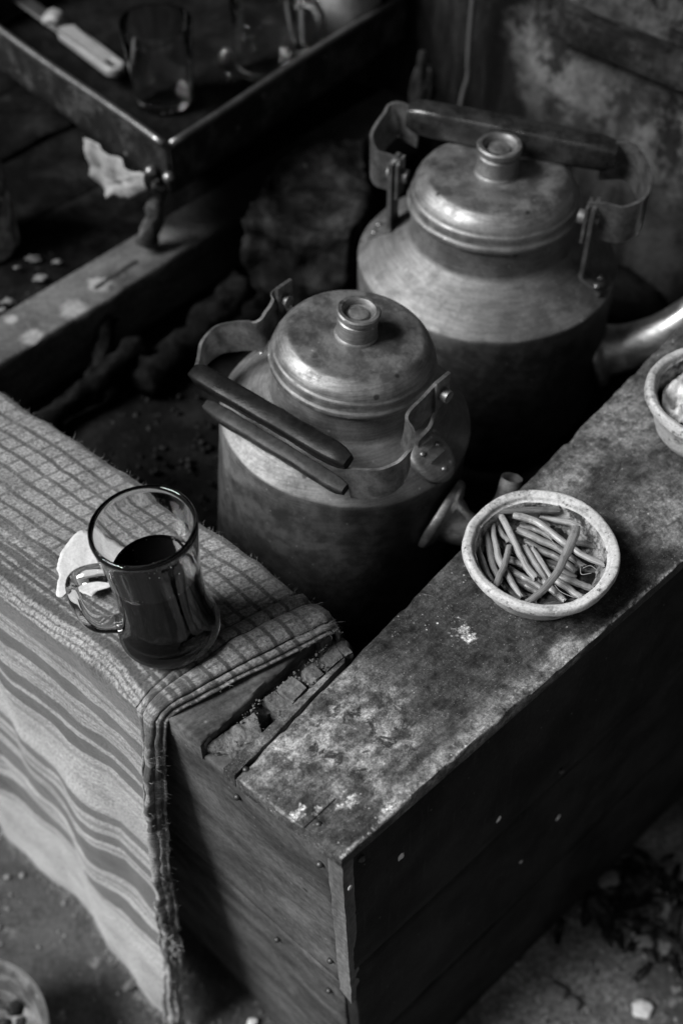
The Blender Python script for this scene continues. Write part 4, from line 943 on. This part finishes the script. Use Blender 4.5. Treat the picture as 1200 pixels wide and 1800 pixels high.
# ------------------------------------------------------------------ back walls
W0, WD = np.array((.47, 1.10, 0)), np.array((-.74, .67, 0)); wn = np.array((.67, .74, 0))
def m_plaster():
    s = NB('smoked_plaster'); s.o0 = tuple(W0)
    n = s.noise(7, 6, .68); m = s.noise(30, 7, .72); v = s.noise(1, 5, .7, s.map(s.obj, (26, 26, 5))); f = s.noise(150, 5, .7)
    b = s.mr(v, .42, .72, .004, .035)
    pale = s.ma('MAXIMUM', s.spot(onplane(1170, 150, W0, W0 + WD), .11, .45, .55, 9), s.spot(onplane(1010, 120, W0, W0 + WD), .07, .6, .7, 12))
    pale = s.ma('MULTIPLY', pale, s.mr(s.noise(16, 8, .75), .40, .56, .06, 1)); b = s.mix(pale, b, s.mr(n, .3, .7, .06, .20))
    pk = s.spot(onplane(1150, 440, W0, W0 + WD), .04, .6, .6, 25); b = s.mix(s.ma('MULTIPLY', pk, .4), b, .08)
    b = s.ma('MULTIPLY', b, s.mr(f, .25, .75, .7, 1.3)); s.bump(s.ma('ADD', m, f), .6, .004); return s.out(b, .9, spec=.15)
wl_ = mk('plaster_wall', *board(W0 - WD * .5, W0 + WD * .62, W0 + WD * .62 + np.array((0, 0, 2.1)), W0 - WD * .5 + np.array((0, 0, 2.1)), wn * .08, 50, 50, .006, .0, .004, 6), m_plaster(), loc=W0, autosmooth=50)
tag(wl_, 'smoke blackened plaster wall with a pale peeling patch behind the larger kettle', 'wall')
la, lb_ = onplane(990, 8, W0, W0 + WD), onplane(1330, 118, W0, W0 + WD); lzm = np.array((0, 0, (la[2] + lb_[2]) / 2)); la = la * (1, 1, 0) + lzm; lb_ = lb_ * (1, 1, 0) + lzm
tag(mk('wall_ledge', *board(lb_ - wn * .03, la - wn * .03, la - wn * .002, lb_ - wn * .002, (0, 0, -.03), 30, 6, .003, .003, .003, 20), m_soot('dark_ledge', .01, .05, 20), loc=la, autosmooth=50), 'dark narrow ledge along the plaster wall in the top right corner', 'ledge')
pw0 = onplane(826, 60, W0 - wn * .03, W0 - wn * .03 + WD); pw1 = onplane(808, 200, W0 - wn * .03, W0 - wn * .03 + WD)
tag(mk('wire', *tube(catmull([pw0 + np.array((0, 0, .3)), pw0, (pw0 + pw1) / 2 + np.array((.004, 0, 0)), pw1, pw1 - np.array((0, 0, .2))], 6), .0035, 8), m_plain('wire_metal', .12, .5, 40, .3, .5), loc=pw1), 'thin wire hanging down the dark wall behind the larger kettle', 'wire')
rg = onplane(742, 155, W0 - wn * .05, W0 - wn * .05 + WD)
tag(mk('hanging_rag', *blob(rg, .045, (.35, .18, 1.0), 11, 4, .35, 1.2), m_soot('grey_rag', .012, .05, 20), loc=rg), 'dim pale rag hanging on the dark wall behind the large kettle handle', 'rag')
B0 = np.array((-1.6, 1.55, 0)); BD = np.array((1.72, .42, 0))
wb = mk('back_wall', *board(B0, B0 + BD, B0 + BD + np.array((0, 0, 2.1)), B0 + np.array((0, 0, 2.1)), (-.02, .08, 0), 30, 30, .006, 0, .004, 6, 7), m_soot('black_wall', .006, .03, 7), loc=B0, autosmooth=50)
tag(wb, 'soot black wall behind the tray at the back of the stall', 'wall')

rf = mk('added_roof', *board((-.85, .30, 2.10), (1.9, .30, 2.10), (1.9, 3.2, 2.24), (-.85, 3.2, 2.24), (0, 0, .03), 20, 12, .01, 0, .004, 5), bpy.data.materials['black_wall'], loc=(0, 1, 2.1), autosmooth=50)  # unseen roof added to cut overhead sky light and reflections
tag(rf, 'unseen dark roof added above the stove and the counters to block overhead light', 'roof')

# ------------------------------------------------------------------ floor clutter
c6 = at(-62, 1832, .09)
bk_ = thing('tin_basin', 'dented tin basin with a bright rim on the floor at the bottom left corner', 'basin', (c6[0], c6[1], 0))
mk('body', *lathe([(0, .01), (.06, .01), (.068, .02), (.079, .088), (.083, .092), (.084, .089), (.081, .086), (.082, .09), (.084, .095), (.080, .097), (.076, .09), (.066, .022), (.058, .014), (0, .014)], (c6[0], c6[1], 0), 72, None, .02, 14), m_alu('tin', .5), bk_, autosmooth=40)
dr_ = []
for k in range(90):
    a_, r_ = random.uniform(0, 6.28), .06 * math.sqrt(random.random()); dr_.append(blob((c6[0] + r_ * math.cos(a_), c6[1] + r_ * math.sin(a_), .045 + random.uniform(-.004, .006)), random.uniform(.005, .011), (1, 1, .7), k, 2, .4))
so = mk('basin_scraps', *join(*dr_), m_soot('wet_refuse', .01, .10, 50, .35), loc=(c6[0], c6[1], .04)); so['kind'] = 'stuff'; tag(so, 'dark wet scraps lying in the tin basin', 'scraps')
gr = []
for k in range(420):
    q = (random.uniform(860, 1300), random.uniform(1480, 1860)) if k < 300 else (random.uniform(-40, 520), random.uniform(1500, 1850))
    p = at(*q, .002)
    gr.append(blob(p, random.choice((.001, .0015, .002, .0035)), (1, 1, .6), k, 1, .5))
g = mk('grit', *join(*gr), m_plain('pale_grit', .22, .9, 90, .6), smooth=False); g['kind'] = 'stuff'; tag(g, 'pale grit scattered over the dirty floor', 'grit')
lt = []
for k in range(70):
    q = (1120 + random.gauss(0, 60), 1590 + random.gauss(0, 45)); p_ = at(*q, .004); Mz = Matrix.Rotation(random.uniform(0, 6.28), 3, 'Z').to_4x4()
    lt.append(blob(p_, random.uniform(.006, .015), (1.6, .5, .35), k, 2, .8, 1.6, Mz))
lt_o = mk('floor_litter', *join(*lt), m_soot('trodden_litter', .008, .09, 50, .6), loc=at(1120, 1590, 0)); lt_o['kind'] = 'stuff'; tag(lt_o, 'dark trodden litter heaped on the floor beside the counter side', 'litter')
for i, (q, r_, lb) in enumerate((((1070, 1548), .014, 'pale pebble against the foot of the dark counter side'), ((1128, 1772), .012, 'round white pebble near the bottom right corner'), ((975, 1745), .013, 'flat pale chip on the floor in front of the round white pebble'), ((1005, 1765), .010, 'smaller flat chip beside the other flat chip'), ((1130, 1655), .011, 'grey pebble among the dark floor stains'), ((443, 1797), .006, 'tiny white pebble on the floor at the foot of the box end'), ((228, 1733), .006, 'small grey pebble on the floor below the cloth hem'))):
    tag(mk('pebble', *blob(at(*q, .006), r_, (1, .8, .45), i, 3, .35), mlime if i in (1, 5) else m_plain('pebble_stone_' + 'abcdefg'[i], .17, .9, 60, .3), loc=at(*q, .0)), lb, 'pebble', 'pebbles on the floor')
